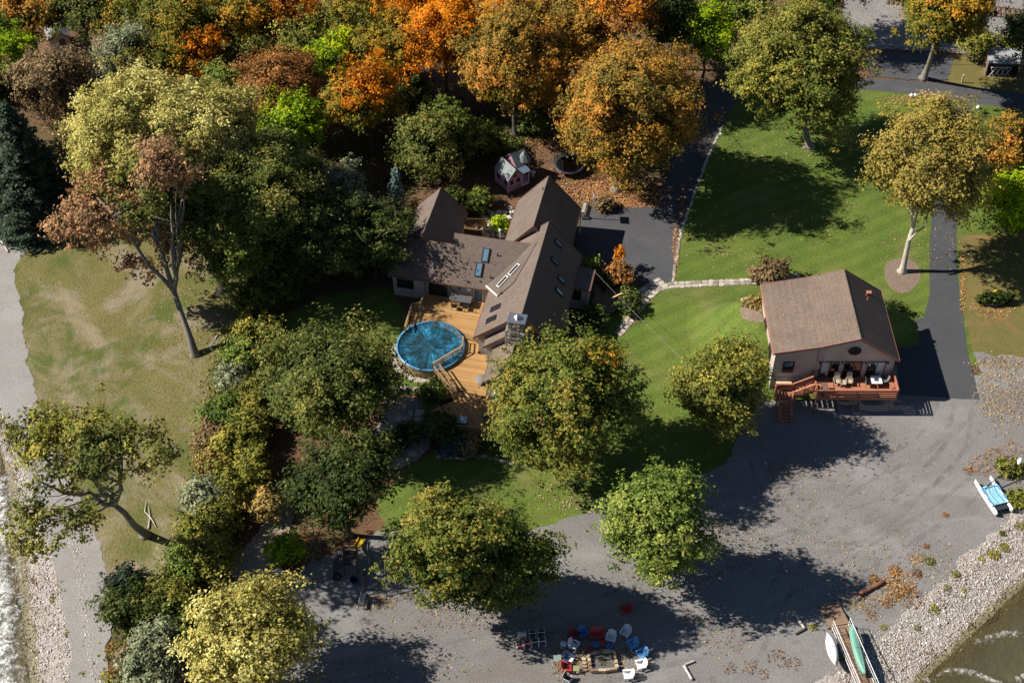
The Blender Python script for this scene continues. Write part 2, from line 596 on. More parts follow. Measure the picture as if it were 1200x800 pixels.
def tree(name, label, crown, rw, hc, pal, rh=None, base=None, dens=32, leaf=0.23, clump=0.9, lobes=13, bark='dark', trunk=None,
         seed=1, sparse=0.0, group=None, conifer=False, bottom=-0.55, forks=1, parts=None, spread=0.5, cat='tree', Rv=None, ysc=1.0, fork_h=None):
    """crown: photo position of the crown's middle, rw/rh: half width/height there in photo pixels, hc: height of its middle in metres."""
    rng = np.random.default_rng(seed * 7919 + 13)
    c = P(crown[0], crown[1], hc)
    s = ppm(crown[0], crown[1], hc)
    Rh = rw / s
    dp = depr(crown[1])
    if Rv is None:
        q = ((rh or rw) / s) ** 2 - (Rh * ysc * math.sin(dp)) ** 2
        Rv = math.sqrt(max(q, 0.0)) / math.cos(dp)
        Rv = min(max(Rv, 0.62 * Rh), 1.35 * Rh, hc * 0.96)
    g = P(*base) if base else Vector((c.x + rng.normal(0, .2), c.y + rng.normal(0, .2), 0))
    root = thing(name, label, cat, g, 0.0, group)
    off = np.array([c.x - g.x, c.y - g.y, hc])
    if Rh > 4 and forks == 1:
        forks = 3
    mb = MB()
    tr = trunk or max(0.07, 0.045 * Rh + 0.02 * hc * 0.35)
    if conifer:
        Hc = 2 * Rv
        pts, nrm, tint = conifer_points(rng, Rh, Hc, dens)
        mb.tube([(0, 0, -0.2), (off[0] * .5, off[1] * .5, hc * .5), (off[0], off[1], hc + Rv * .9)], [tr * 1.2, tr * .8, 0.04], 7)
    else:
        lobs = parts or [((0, 0, 0), 1.0, 1.0, pal)]
        allp, alln, allt, alli, Cs = [], [], [], [], []
        for k, (o, a, b_, pl) in enumerate(lobs):
            pts, nrm, tint, C, lob = crown_points(rng, Rh * a, Rv * b_, dens, leaf, clump, max(5, int(lobes * a)), bottom, sparse, spread)
            sh = np.array(o) * np.array([Rh, Rh, Rv])
            allp.append(pts + sh); alln.append(nrm); allt.append(tint); alli.append(np.full(len(pts), k)); Cs.append(C + sh)
        pts, nrm, tint, kid = np.concatenate(allp), np.concatenate(alln), np.concatenate(allt), np.concatenate(alli)
        C = np.concatenate(Cs)
        # trunk and limbs
        fork = Vector((off[0] * .45, off[1] * .45, max(0.12 * hc, (hc - Rv) * 0.8 + 0.12 * hc)))
        if fork_h:
            fork = Vector((off[0] * fork_h / hc, off[1] * fork_h / hc, fork_h))
        mb.tube([(0, 0, -0.15), (0.03, 0.0, 0.25), tuple(fork * 0.35 + Vector((rng.normal(0, .03), rng.normal(0, .03), 0)) * hc * .25), tuple(fork * 0.7 + Vector((rng.normal(0, .04), rng.normal(0, .04), 0)) * hc * .25), tuple(fork)],
                [tr * 2.3, tr * 1.25, tr * 0.92, tr * 0.78, tr * 0.72], 10)
        top = Vector(off + np.array([0, 0, Rv * 0.35]))
        stems = [limb(mb, fork, top, tr * 0.8, tr * 0.2, rng, 0.12, 6, 7)]
        for fk in range(forks - 1):
            a = rng.random() * 6.28
            stems.append(limb(mb, fork, Vector(off) + Vector((math.cos(a) * Rh * .45, math.sin(a) * Rh * .45, Rv * .2)), tr * .7, tr * .2, rng, 0.12, 6, 7))
        nb = min(len(C), 16 if Rh > 3 else 6)
        for ci in rng.choice(len(C), nb, replace=False):
            st = stems[rng.integers(len(stems))]
            st_p = st[rng.integers(1, len(st) - 1)]
            tip = Vector(C[ci] * np.array([1, ysc, 1]) + off)
            l = limb(mb, st_p, tip, tr * 0.34, 0.03, rng, 0.2, 4, 5)
            if Rh > 3:
                for _ in range(2):
                    cj = C[np.argsort(np.linalg.norm(C - C[ci], axis=1))[rng.integers(1, min(9, len(C)))]]
                    limb(mb, l[2], Vector(cj * np.array([1, ysc, 1]) + off), tr * 0.16, 0.02, rng, 0.2, 3, 4)
    mb.build('trunk', BARK[bark], root, True)
    pts = pts * np.array([1, ysc, 1]) + off
    keep = pts[:, 2] > 0.05
    if conifer or parts is None:
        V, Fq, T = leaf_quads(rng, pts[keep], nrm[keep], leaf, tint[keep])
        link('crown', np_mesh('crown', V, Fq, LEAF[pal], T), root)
    else:
        for pl in sorted({q[3] for q in parts}):
            sel = keep & np.isin(kid, [k for k, q in enumerate(parts) if q[3] == pl])
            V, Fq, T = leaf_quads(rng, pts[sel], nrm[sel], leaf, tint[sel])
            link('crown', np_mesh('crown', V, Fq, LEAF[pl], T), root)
    return root

def shrub(label, crown, rw, pal, rh=None, hc=None, name='shrub', seed=1, group=None, leaf=0.21, dens=40, clump=0.42, cat='shrub', sparse=0.0, ysc=1.0):
    s = ppm(*crown)
    R = rw / s
    return tree(name, label, crown, rw, hc or max(0.35, R * 0.62), pal, rh=rh, dens=dens, leaf=leaf, clump=min(clump, R * .5), lobes=7, trunk=0.05 + 0.02 * R,
                seed=seed, group=group, bottom=-0.75, cat=cat, sparse=sparse, ysc=ysc)

# ------------------------------------------------------------------ the setting: ground, lawns, gravel, roads, beaches, water
M_forest = ground_mat('forest_floor', [(0.25, (.040, .026, .016)), (0.45, (.085, .055, .034)), (0.6, (.15, .085, .048)), (0.8, (.22, .115, .06))], 0.22,
                      [(.26, .135, .07), (.030, .022, .014)], 7.0, [((.075, .075, .028), 0.09, 0.5, 0.64, 0.75, 3.0)])
M_lawn = ground_mat('lawn_grass', [(0.28, (.044, .082, .012)), (0.45, (.070, .122, .016)), (0.6, (.105, .152, .022)), (0.78, (.165, .182, .042))], 0.10,
                    [(.16, .175, .052), (.040, .058, .014)], 5.0, [((.20, .165, .07), 0.13, 0.52, 0.70, 0.6, 11.0), ((.19, .14, .075), 0.5, 0.60, 0.72, 0.5, 25.0)], bmp=0.6, streak=(math.radians(20), 1.6), mow=(math.radians(62), 0.17))
M_lawn_dry = ground_mat('dry_grass', [(0.25, (.080, .078, .024)), (0.5, (.135, .122, .040)), (0.75, (.20, .165, .070))], 0.14,
                        [(.22, .19, .095), (.058, .070, .016)], 4.0,
                        [((.27, .22, .155), 0.12, 0.48, 0.60, 0.85, 5.0), ((.070, .100, .016), 0.12, 0.50, 0.62, 0.85, 31.0), ((.20, .185, .16), 0.45, 0.58, 0.68, 0.7, 17.0)], bmp=0.9)
M_lawn_right = ground_mat('leafy_grass', [(0.25, (.085, .088, .022)), (0.5, (.12, .115, .032)), (0.75, (.18, .145, .055))], 0.2,
                          [(.22, .15, .07), (.055, .065, .016)], 6.0, [((.23, .14, .065), 0.2, 0.52, 0.66, 0.7, 9.0)])
M_gravel = ground_mat('packed_gravel', [(0.25, (.120, .114, .112)), (0.5, (.170, .163, .160)), (0.75, (.230, .222, .219))], 0.07,
                      [(.27, .262, .256), (.09, .085, .084)], 8.0,
                      [((.30, .293, .293), 0.11, 0.50, 0.72, 0.6, 4.0), ((.15, .115, .09), 0.13, 0.54, 0.72, 0.55, 22.0), ((.10, .098, .10), 0.4, 0.60, 0.70, 0.5, 40.0)], bmp=0.5,
                      speck=((.36, .30, .24), 2.6, 0.11, 0.8), streak=(math.radians(-40), 2.0))
M_track = ground_mat('gravel_track', [(0.25, (.19, .182, .178)), (0.5, (.255, .246, .242)), (0.75, (.33, .32, .315))], 0.12,
                     [(.38, .365, .355), (.14, .13, .125)], 7.0, [((.25, .20, .14), 0.2, 0.55, 0.7, 0.5, 8.0)], streak=(math.radians(75), 3.0))
M_asphalt = ground_mat('old_asphalt', [(0.25, (.044, .046, .052)), (0.5, (.062, .064, .071)), (0.75, (.088, .089, .096))], 0.18,
                       [(.105, .105, .11), (.034, .036, .042)], 9.0, [((.11, .108, .108), 0.3, 0.56, 0.7, 0.5, 2.0)], bmp=0.2, spec=0.3)
M_asphalt_new = ground_mat('new_asphalt', [(0.25, (.042, .045, .052)), (0.5, (.055, .058, .066)), (0.75, (.070, .073, .081))], 0.15,
                           [(.085, .086, .092), (.034, .036, .042)], 10.0, bmp=0.2, spec=0.3, patch=[((.095, .094, .096), 0.25, 0.58, 0.7, 0.45, 12.0)])
M_ballast = ground_mat('rail_ballast', [(0.25, (.14, .13, .125)), (0.5, (.20, .188, .182)), (0.75, (.27, .255, .248))], 0.2,
                       [(.33, .315, .305), (.085, .078, .072)], 3.5, bmp=0.8)
M_beach = ground_mat('shore_pebbles', [(0.25, (.22, .195, .175)), (0.5, (.33, .30, .275)), (0.75, (.44, .41, .385))], 0.25,
                     [(.54, .51, .48), (.13, .115, .10)], 4.5, [((.30, .22, .15), 0.3, 0.56, 0.7, 0.6, 6.0)], bmp=1.0)
M_mulch = ground_mat('bark_mulch', [(0.3, (.13, .095, .07)), (0.6, (.20, .15, .115)), (0.8, (.27, .21, .17))], 0.8, [(.30, .235, .19), (.085, .06, .045)], 7.0)
M_bed = ground_mat('lake_bed', [(0.3, (.085, .066, .030)), (0.55, (.135, .105, .052)), (0.8, (.21, .17, .10))], 0.5, [(.28, .22, .13), (.05, .045, .02)], 4.0, bmp=0.8)

SH_R = (P(1200, 676), P(1060, 806))         # right waterline
SH_L = (P(12, 560), P(40, 800))             # left waterline
def shore_axes(a, b, inland_px):
    d = (b - a).normalized()
    n = Vector((-d.y, d.x, 0))
    if (P(*inland_px) - a).dot(n) < 0:
        n = -n
    return a, d, n
AR, AL = shore_axes(*SH_R, (900, 500)), shore_axes(*SH_L, (300, 500))
def bend(y, ax):
    return -0.03 * np.minimum(np.maximum(0, y + 17), 45) ** 2 if ax is AL else 0.0 * y
def inland(x, y, ax):
    x = x - bend(y, ax)
    return (x - ax[0].x) * ax[2].x + (y - ax[0].y) * ax[2].y
BW_R, BW_L, LAKE_Z = 4.3, 4.6, -0.5
def beach_z(d, bw):
    t = d / bw
    return np.where(t > 1, 0.0, np.where(t > 0, -0.5 * (1 - t), -0.5 + 0.11 * np.maximum(d, -14)))

def base_ground():
    n = 180
    k = np.linspace(-1, 1, n)
    k = np.sign(k) * (np.abs(k) * 90 + np.abs(k) ** 5 * 700)
    X, Y = np.meshgrid(k, k + 8)
    Z = np.minimum(beach_z(inland(X, Y, AR), BW_R), beach_z(inland(X, Y, AL), BW_L)) - 0.06
    V = np.stack([X, Y, Z], -1).reshape(-1, 3)
    i = np.arange(n * n).reshape(n, n)
    Fq = np.stack([i[:-1, :-1], i[:-1, 1:], i[1:, 1:], i[1:, :-1]], -1).reshape(-1, 4)
    return tag(link('ground', np_mesh('ground', V, Fq, M_forest, smooth=True)), kind='structure')
base_ground()

def beach(ax, bw, s0, s1, d0, d1, mat, name):
    ns, nd_ = int((s1 - s0) / 0.5), int((d1 - d0) / 0.3)
    S, D = np.meshgrid(np.linspace(s0, s1, ns), np.linspace(d0, d1, nd_))
    rg = np.random.default_rng(3)
    X, Y = ax[0].x + ax[1].x * S + ax[2].x * D, ax[0].y + ax[1].y * S + ax[2].y * D
    Z = beach_z(D, bw) + 0.004 + rg.normal(0, 0.02, D.shape) * (D < bw * .9) - 0.03 * (D < bw * .9)
    edge = (D >= d1 - 0.01)
    wob = (np.sin(S * .8) * .35 + np.sin(S * 2.1 + 1) * .2) * edge
    X, Y = X + ax[2].x * wob, Y + ax[2].y * wob
    X = X + bend(Y, ax)
    V = np.stack([X, Y, Z], -1).reshape(-1, 3)
    i = np.arange(ns * nd_).reshape(nd_, ns)
    Fq = np.stack([i[:-1, :-1], i[:-1, 1:], i[1:, 1:], i[1:, :-1]], -1).reshape(-1, 4)
    me = np_mesh(name, V, Fq, mat)
    if sum(p.normal.z for p in me.polygons[:20]) < 0:
        me.flip_normals()
    return tag(link(name, me), kind='structure')
beach(AR, BW_R, -30, 30, -0.4, BW_R + 1.6, M_beach, 'pebble_beach')
beach(AL, BW_L, -30, 30, -0.4, BW_L, M_beach, 'pebble_beach')
beach(AR, BW_R, -30, 30, -12, -0.4, M_bed, 'lake_bed')
beach(AL, BW_L, -30, 30, -12, -0.4, M_bed, 'lake_bed')

def water(ax, name, sgn, murk, clear):
    """Lake surface: gentle waves, with white water where 'foam' marks breaking crests and, at left, painted sun glints."""
    m, nt, b = new_mat(name)
    v = world_pos(nt)
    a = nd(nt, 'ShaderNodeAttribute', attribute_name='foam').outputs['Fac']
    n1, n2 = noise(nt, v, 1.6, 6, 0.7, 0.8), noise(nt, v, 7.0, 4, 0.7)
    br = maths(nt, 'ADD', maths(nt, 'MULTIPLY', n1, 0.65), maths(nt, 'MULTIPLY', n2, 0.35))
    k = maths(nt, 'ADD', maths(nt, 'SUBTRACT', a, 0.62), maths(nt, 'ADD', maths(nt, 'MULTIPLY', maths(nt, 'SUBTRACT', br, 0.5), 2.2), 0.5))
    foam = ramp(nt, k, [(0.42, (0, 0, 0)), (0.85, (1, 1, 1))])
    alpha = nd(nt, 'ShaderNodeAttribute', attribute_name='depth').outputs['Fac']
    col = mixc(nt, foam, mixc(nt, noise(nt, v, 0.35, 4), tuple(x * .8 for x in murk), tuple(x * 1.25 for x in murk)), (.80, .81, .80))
    nt.links.new(col, b.inputs['Base Color'])
    b.inputs['Roughness'].default_value = 0.22
    b.inputs['Specular IOR Level'].default_value = 0.5
    tr = nd(nt, 'ShaderNodeBsdfTransparent')
    tr.inputs[0].default_value = (.86, .84, .70, 1)
    mx = nd(nt, 'ShaderNodeMixShader')
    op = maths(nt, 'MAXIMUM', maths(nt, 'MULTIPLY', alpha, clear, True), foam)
    nt.links.new(op, mx.inputs[0])
    nt.links.new(tr.outputs[0], mx.inputs[1])
    nt.links.new(b.outputs[0], mx.inputs[2])
    nt.links.new(mx.outputs[0], nt.nodes['Material Output'].inputs[0])
    bump(nt, b, maths(nt, 'ADD', noise(nt, v, 1.1, 4, 0.6), maths(nt, 'MULTIPLY', noise(nt, v, 5.0, 4, 0.7), 0.4)), 0.5, 0.25)
    ns, nd_ = 180, 110
    S, D = np.meshgrid(np.linspace(-22, 22, ns), np.linspace(-18, 1.2, nd_))
    X, Y = ax[0].x + ax[1].x * S + ax[2].x * D, ax[0].y + ax[1].y * S + ax[2].y * D
    X = X + bend(Y, ax)
    foam_glint_v = np.zeros_like(X)
    Z = np.full_like(X, LAKE_Z)
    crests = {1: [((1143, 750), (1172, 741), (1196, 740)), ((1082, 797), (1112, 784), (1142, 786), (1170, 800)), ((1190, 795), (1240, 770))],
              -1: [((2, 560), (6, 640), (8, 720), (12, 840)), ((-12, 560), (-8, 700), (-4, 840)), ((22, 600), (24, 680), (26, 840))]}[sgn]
    for ci, cr in enumerate(crests):
        pts = np.array([[P(*q, LAKE_Z).x, P(*q, LAKE_Z).y] for q in cr])
        best = np.full(X.shape, 9.0)
        side = np.zeros_like(X)
        for i in range(len(pts) - 1):
            ab = pts[i + 1] - pts[i]
            t = np.clip(((X - pts[i, 0]) * ab[0] + (Y - pts[i, 1]) * ab[1]) / (ab @ ab), 0, 1)
            dx, dy = X - pts[i, 0] - ab[0] * t, Y - pts[i, 1] - ab[1] * t
            dd = np.hypot(dx, dy)
            sd = dx * ax[2].x + dy * ax[2].y
            side = np.where(dd < best, sd, side)
            best = np.minimum(dd, best)
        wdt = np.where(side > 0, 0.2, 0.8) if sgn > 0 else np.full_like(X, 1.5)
        foam_glint_v = np.maximum(foam_glint_v, np.exp(-(best / wdt) ** 2) * (0.66 if sgn > 0 else (0.76, 0.84, 0.6)[ci]))  # left water: sun glints painted white along with the surf
        Z += 0.16 * np.exp(-(best / 0.5) ** 2)
    Z += 0.03 * np.sin(D * 2.2 + np.sin(S * .4))
    V = np.stack([X, Y, Z], -1).reshape(-1, 3)
    i = np.arange(ns * nd_).reshape(nd_, ns)
    Fq = np.stack([i[:-1, :-1], i[:-1, 1:], i[1:, 1:], i[1:, :-1]], -1).reshape(-1, 4)
    me = np_mesh(name, V, Fq, m, smooth=True)
    if me.polygons[0].normal.z < 0:
        me.flip_normals()
    for nm, arr in (('foam', foam_glint_v), ('depth', np.clip(-D / 3.2 + 0.12, 0.05, 1))):
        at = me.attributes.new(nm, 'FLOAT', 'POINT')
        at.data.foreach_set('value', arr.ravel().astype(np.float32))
    tag(link(name, me), kind='structure')
    far = MB()
    c = lambda s, d: (ax[0].x + ax[1].x * s + ax[2].x * d, ax[0].y + ax[1].y * s + ax[2].y * d, LAKE_Z - 0.08)
    far.add([c(-400, -17.9), c(400, -17.9), c(400, -600), c(-400, -600)], [(0, 1, 2, 3)])
    tag(far.build(name, m), kind='structure')
water(AR, 'lake_water', 1, (.080, .074, .040), 0.92)
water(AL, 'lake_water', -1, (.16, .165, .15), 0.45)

def PX(q):
    d = q.y + Y0
    dep = d * CP + (CAM_H - q.z) * SP
    return (600 + F_PX * q.x / dep, 400 + F_PX * (-d * SP + (CAM_H - q.z) * CP) / dep)
# sheets laid one above the other, 4 mm apart
sheet('lawn', [(470, 655), (560, 645), (640, 630), (700, 612), (720, 600), (805, 585), (860, 556), (895, 505), (900, 455), (900, 432), (1060, 430), (1165, 430), (1250, 430), (1250, 124),
               (1140, 116), (1075, 106), (1020, 100), (864, 106), (826, 165), (793, 240), (775, 330), (735, 345), (700, 375), (660, 420), (600, 530), (530, 520), (480, 545), (440, 590)], 0.000, M_lawn, 0.1, seed=1)
sheet('lawn', [(325, 372), (380, 345), (455, 336), (482, 372), (500, 462), (448, 464), (400, 482), (330, 460)], 0.000, M_lawn, 0.12, seed=2)
sheet('lawn', [(30, 248), (8, 310), (17, 370), (26, 450), (33, 482), (68, 560), (100, 640), (108, 700), (205, 690), (245, 620), (262, 520), (290, 430), (300, 340), (262, 300), (160, 262)], 0.000, M_lawn_dry, 0.22, seed=3)
sheet('lawn', [(1126, 345), (1120, 275), (1250, 270), (1250, 418), (1142, 414)], 0.004, M_lawn_right, 0.12, seed=4)
sheet('gravel_lot', [(330, 700), (352, 655), (400, 640), (440, 618), (470, 612), (560, 627), (640, 611), (690, 597), (714, 583), (800, 569), (850, 543), (878, 500), (884, 452), (890, 420), (1055, 428), (1150, 440), (1143, 413),
                     (1240, 416), (1330, 470)] + [PX((AR[0] + AR[1] * q + AR[2] * (BW_R + 0.35 + 0.5 * math.sin(q * .9)))) for q in (-22, -18, -14, -11, -8, -5.5, -3, -0.5, 2, 4.5, 7, 10, 14, 18, 22, 27, 32)] + [(700, 1000), (300, 950), (285, 800)], 0.008, M_gravel, 0.2, 0.35, 5)
def tyre_tracks(lines, mat):
    for k, (pts, w_, gap) in enumerate(lines):
        q = [P(*p) for p in pts]
        for _ in range(3):
            q = [q[0]] + [x for i in range(len(q) - 1) for x in (q[i].lerp(q[i + 1], .25), q[i].lerp(q[i + 1], .75))] + [q[-1]]
        for sd_ in (-1, 1):
            m = MB()
            rg = np.random.default_rng(k * 2 + sd_ + 5)
            vs = []
            for i, p in enumerate(q):
                d = (q[min(i + 1, len(q) - 1)] - q[max(i - 1, 0)]).normalized()
                n_ = Vector((-d.y, d.x, 0))
                c_ = p + n_ * sd_ * gap / 2
                hw = w_ / 2 * (1 + rg.normal(0, .25))
                vs += [(*(c_ + n_ * hw)[:2], .0125 + .0004 * k), (*(c_ - n_ * hw)[:2], .0125 + .0004 * k)]
            m.add(vs, [(2 * i, 2 * i + 1, 2 * i + 3, 2 * i + 2) for i in range(len(q) - 1)])
            tag(m.build('tyre_track', mat), kind='structure')
def rut_mat():
    m = ground_mat('wheel_rut', [(0.3, (.150, .145, .145)), (0.6, (.205, .199, .199)), (.8, (.26, .253, .25))], 0.3, [(.30, .29, .285), (.10, .095, .093)], 8.0)
    nt = m.node_tree
    tr = nd(nt, 'ShaderNodeBsdfTransparent')
    mx = nd(nt, 'ShaderNodeMixShader')
    nt.links.new(ramp(nt, noise(nt, world_pos(nt), .55, 5, .7), [(.42, (0, 0, 0)), (.70, (.45,) * 3)]), mx.inputs[0])
    nt.links.new(tr.outputs[0], mx.inputs[1])
    nt.links.new(nt.nodes['Principled BSDF'].outputs[0], mx.inputs[2])
    nt.links.new(mx.outputs[0], nt.nodes['Material Output'].inputs[0])
    return m
tyre_tracks([([(1128, 470), (1125, 520), (1080, 570), (1000, 610), (900, 640), (760, 690), (560, 760), (380, 790)], .45, 1.7),
             ([(1110, 472), (1090, 520), (1030, 545), (960, 590), (930, 660), (900, 720), (860, 800)], .4, 1.7),
             ([(1060, 640), (1035, 660), (1042, 690), (1020, 706), (980, 716)], .35, 1.6),
             ([(1185, 530), (1120, 590), (1040, 640), (960, 690), (880, 740), (700, 790)], .45, 1.8),
             ([(1140, 500), (1060, 590), (985, 640), (905, 600), (890, 540)], .4, 1.7)], rut_mat())
sheet('gravel_track', [(-80, 170), (0, 206), (48, 262), (22, 310), (31, 370), (40, 450), (47, 482), (82, 560), (114, 640), (126, 700), (122, 760), (126, 860), (88, 860), (84, 760), (78, 690), (62, 640), (48, 590), (30, 540), (-40, 380)], 0.008, M_track, 0.16, 0.35, 6)
sheet('road', [(840, 96), (900, 88), (1020, 92), (1100, 97), (1200, 110), (1330, 130), (1330, 150), (1200, 129), (1140, 122), (1075, 112), (1020, 106), (900, 106), (880, 108), (850, 112)], 0.012, M_asphalt, 0.05, 0.5, 7)
sheet('driveway', [(690, 238), (735, 240), (768, 236), (787, 190), (806, 140), (826, 98), (880, 96), (878, 108), (862, 122), (846, 148), (832, 178), (812, 228), (798, 272), (787, 331), (770, 332), (700, 326), (672, 300), (676, 262)], 0.016, M_asphalt, 0.04, 0.5, 8)
sheet('driveway', [(1122, 120), (1140, 124), (1126, 200), (1121, 281), (1125, 345), (1134, 408), (1148, 468), (1094, 465), (1054, 463), (1050, 400), (1052, 380), (1083, 372), (1090, 345), (1090, 281), (1098, 200)], 0.016, M_asphalt_new, 0.03, 0.5, 9)
sheet('roadside_yard', [(1010, 62), (1080, 60), (1125, 66), (1122, 92), (1100, 96), (1020, 91)], 0.006, M_asphalt, 0.15, seed=10)
sheet('rail_ballast', [(990, -60), (1400, -30), (1400, 70), (1200, 58), (1120, 62), (1010, 55), (985, 20)], 0.004, M_ballast, 0.25, seed=11)
sheet('verge', [(1120, 66), (1260, 72), (1260, 117), (1200, 109), (1110, 97)], 0.009, M_lawn_right, 0.12, seed=12)
sheet('mulch_bed', [(1037, 312), (1044, 304), (1060, 302), (1076, 308), (1081, 322), (1074, 336), (1060, 345), (1046, 340), (1038, 328)], 0.012, M_mulch, 0.03, 0.4, 13, smooth_pts=True)
# the lawn rises against the lake house's left and back walls
def sstep(a, b, x):
    t = min(1.0, max(0.0, (x - a) / (b - a)))
    return t * t * (3 - 2 * t)
def bank(x, y):
    return 3.3 * sstep(17.5, 24.2, x) * (1 - sstep(36.5, 41, x)) * (sstep(-8.0, -3.2, y) if x < 30 else sstep(-1.0, 2.4, y)) * (1 - sstep(2.3, 6.3, y))
def Pg(px, py, up=0.0):
    z = 0.0
    for _ in range(12):
        q = P(px, py, z)
        z = 0.5 * z + 0.5 * bank(q.x, q.y)
    q = P(px, py, z)
    return Vector((q.x, q.y, z + up))
def lawn_bank():
    xs, ys = np.arange(17.5, 41.01, 0.25), np.arange(-8.0, 6.31, 0.25)
    V = np.array([(x, y, bank(x, y) + 0.005 - (0.03 if bank(x, y) < 0.01 else 0)) for y in ys for x in xs])
    i = np.arange(len(xs) * len(ys)).reshape(len(ys), len(xs))
    Fq = np.stack([i[:-1, :-1], i[:-1, 1:], i[1:, 1:], i[1:, :-1]], -1).reshape(-1, 4)
    keep = V[Fq].max(1)[:, 2] > 0.006
    tag(link('lawn', np_mesh('lawn', V, Fq[keep], M_lawn, smooth=True)), kind='structure')
lawn_bank()
def drape(name, poly_px, up, mat):
    pts = [Pg(*q, up) for q in poly_px]
    c = sum(pts, Vector()) / len(pts)
    c.z = bank(c.x, c.y) + up
    m = MB()
    k = 6
    rings = [[c.lerp(p, (j + 1) / k) for p in pts] for j in range(k)]
    for r_ in rings:
        for p in r_:
            p.z = bank(p.x, p.y) + up
    n = len(pts)
    m.add([c] + [p for r_ in rings for p in r_], [(0, 1 + i, 1 + (i + 1) % n) for i in range(n)] +
          [(1 + j * n + i, 1 + (j + 1) * n + i, 1 + (j + 1) * n + (i + 1) % n, 1 + j * n + (i + 1) % n) for j in range(k - 1) for i in range(n)])
    o = tag(m.build(name, mat), kind='structure')
    if o.data.polygons[0].normal.z < 0:
        o.data.flip_normals()
drape('mulch_bed', [(867, 363), (873, 352), (890, 348), (896, 352), (897, 378), (880, 378), (869, 372)], 0.07, M_mulch)
sheet('dirt_path', [(330, 560), (350, 585), (340, 640), (318, 680), (285, 690), (262, 660), (300, 625), (318, 580)], 0.010, ground_mat('stony_dirt', [(0.3, (.20, .155, .10)), (0.6, (.30, .24, .165)), (0.8, (.40, .33, .25))], 0.5,
      [(.48, .42, .36), (.12, .09, .06)], 4.0, bmp=0.8), 0.2, seed=15)
sheet('gravel_patio', [(408, 545), (440, 512), (452, 480), (450, 466), (500, 468), (520, 482), (512, 500), (498, 525), (486, 540), (452, 556), (420, 562)], 0.008, ground_mat('patio_gravel', [(0.3, (.19, .165, .15)), (0.6, (.27, .24, .22)), (0.8, (.34, .31, .29))], 0.5,
      [(.40, .36, .33), (.12, .10, .09)], 6.0), 0.12, seed=16)

# ------------------------------------------------------------------ shared building materials
M_roof = shingle('brown_shingles', (.152, .117, .099), (.10, .083, .074))
M_roof2 = shingle('tan_shingles', (.178, .134, .108), (.125, .10, .086))
M_grey_siding = siding('grey_siding', (.34, .315, .30), 0.22, True)
M_house2_siding = siding('taupe_siding', (.50, .43, .385), 0.2)
M_trim = plain('trim_brown', (.16, .085, .06), 0.6)
M_trim_white = plain('trim_white', (.62, .60, .57), 0.5, 0.12)
M_redtrim = plain('red_trim', (.36, .15, .10), 0.6)
M_glass = glass_mat('window_glass', (.012, .016, .022))
M_glass_blue = glass_mat('skylight_glass', (.10, .19, .27), 0.12)
M_blind = plain('blind', (.50, .50, .50), 0.7, 0.1)
M_dark = plain('dark_frame', (.03, .03, .032), 0.5)
M_black = plain('black_metal', (.018, .018, .02), 0.45)
M_deck = wood_mat('honey_deck', (.385, .22, .085), 'X', 0.32)
M_deck_wood = wood_mat('weathered_rail', (.30, .20, .10), 'X', 0.3)
M_deck_red = wood_mat('red_deck', (.40, .165, .095), 'X', 0.18)
M_red_rail = plain('red_rail', (.36, .14, .085), 0.6, 0.2)
M_stone = tint_mat('field_stone', [(0.0, (.12, .10, .085)), (0.4, (.26, .225, .19)), (0.7, (.40, .36, .31)), (1.0, (.55, .51, .46))], 0.9)
M_steel = plain('steel', (.62, .63, .65), 0.3, 0.1, metal=0.9)
M_alu = plain('aluminium', (.70, .71, .73), 0.4, 0.1, metal=0.6)
M_white = plain('white_plastic', (.80, .80, .80), 0.45, 0.06)
M_chimney = ground_mat('chimney_stone', [(0.3, (.10, .09, .085)), (0.5, (.22, .20, .185)), (0.7, (.36, .33, .31))], 1.8, [(.48, .45, .42), (.05, .045, .04)], 3.4, bmp=1.0)

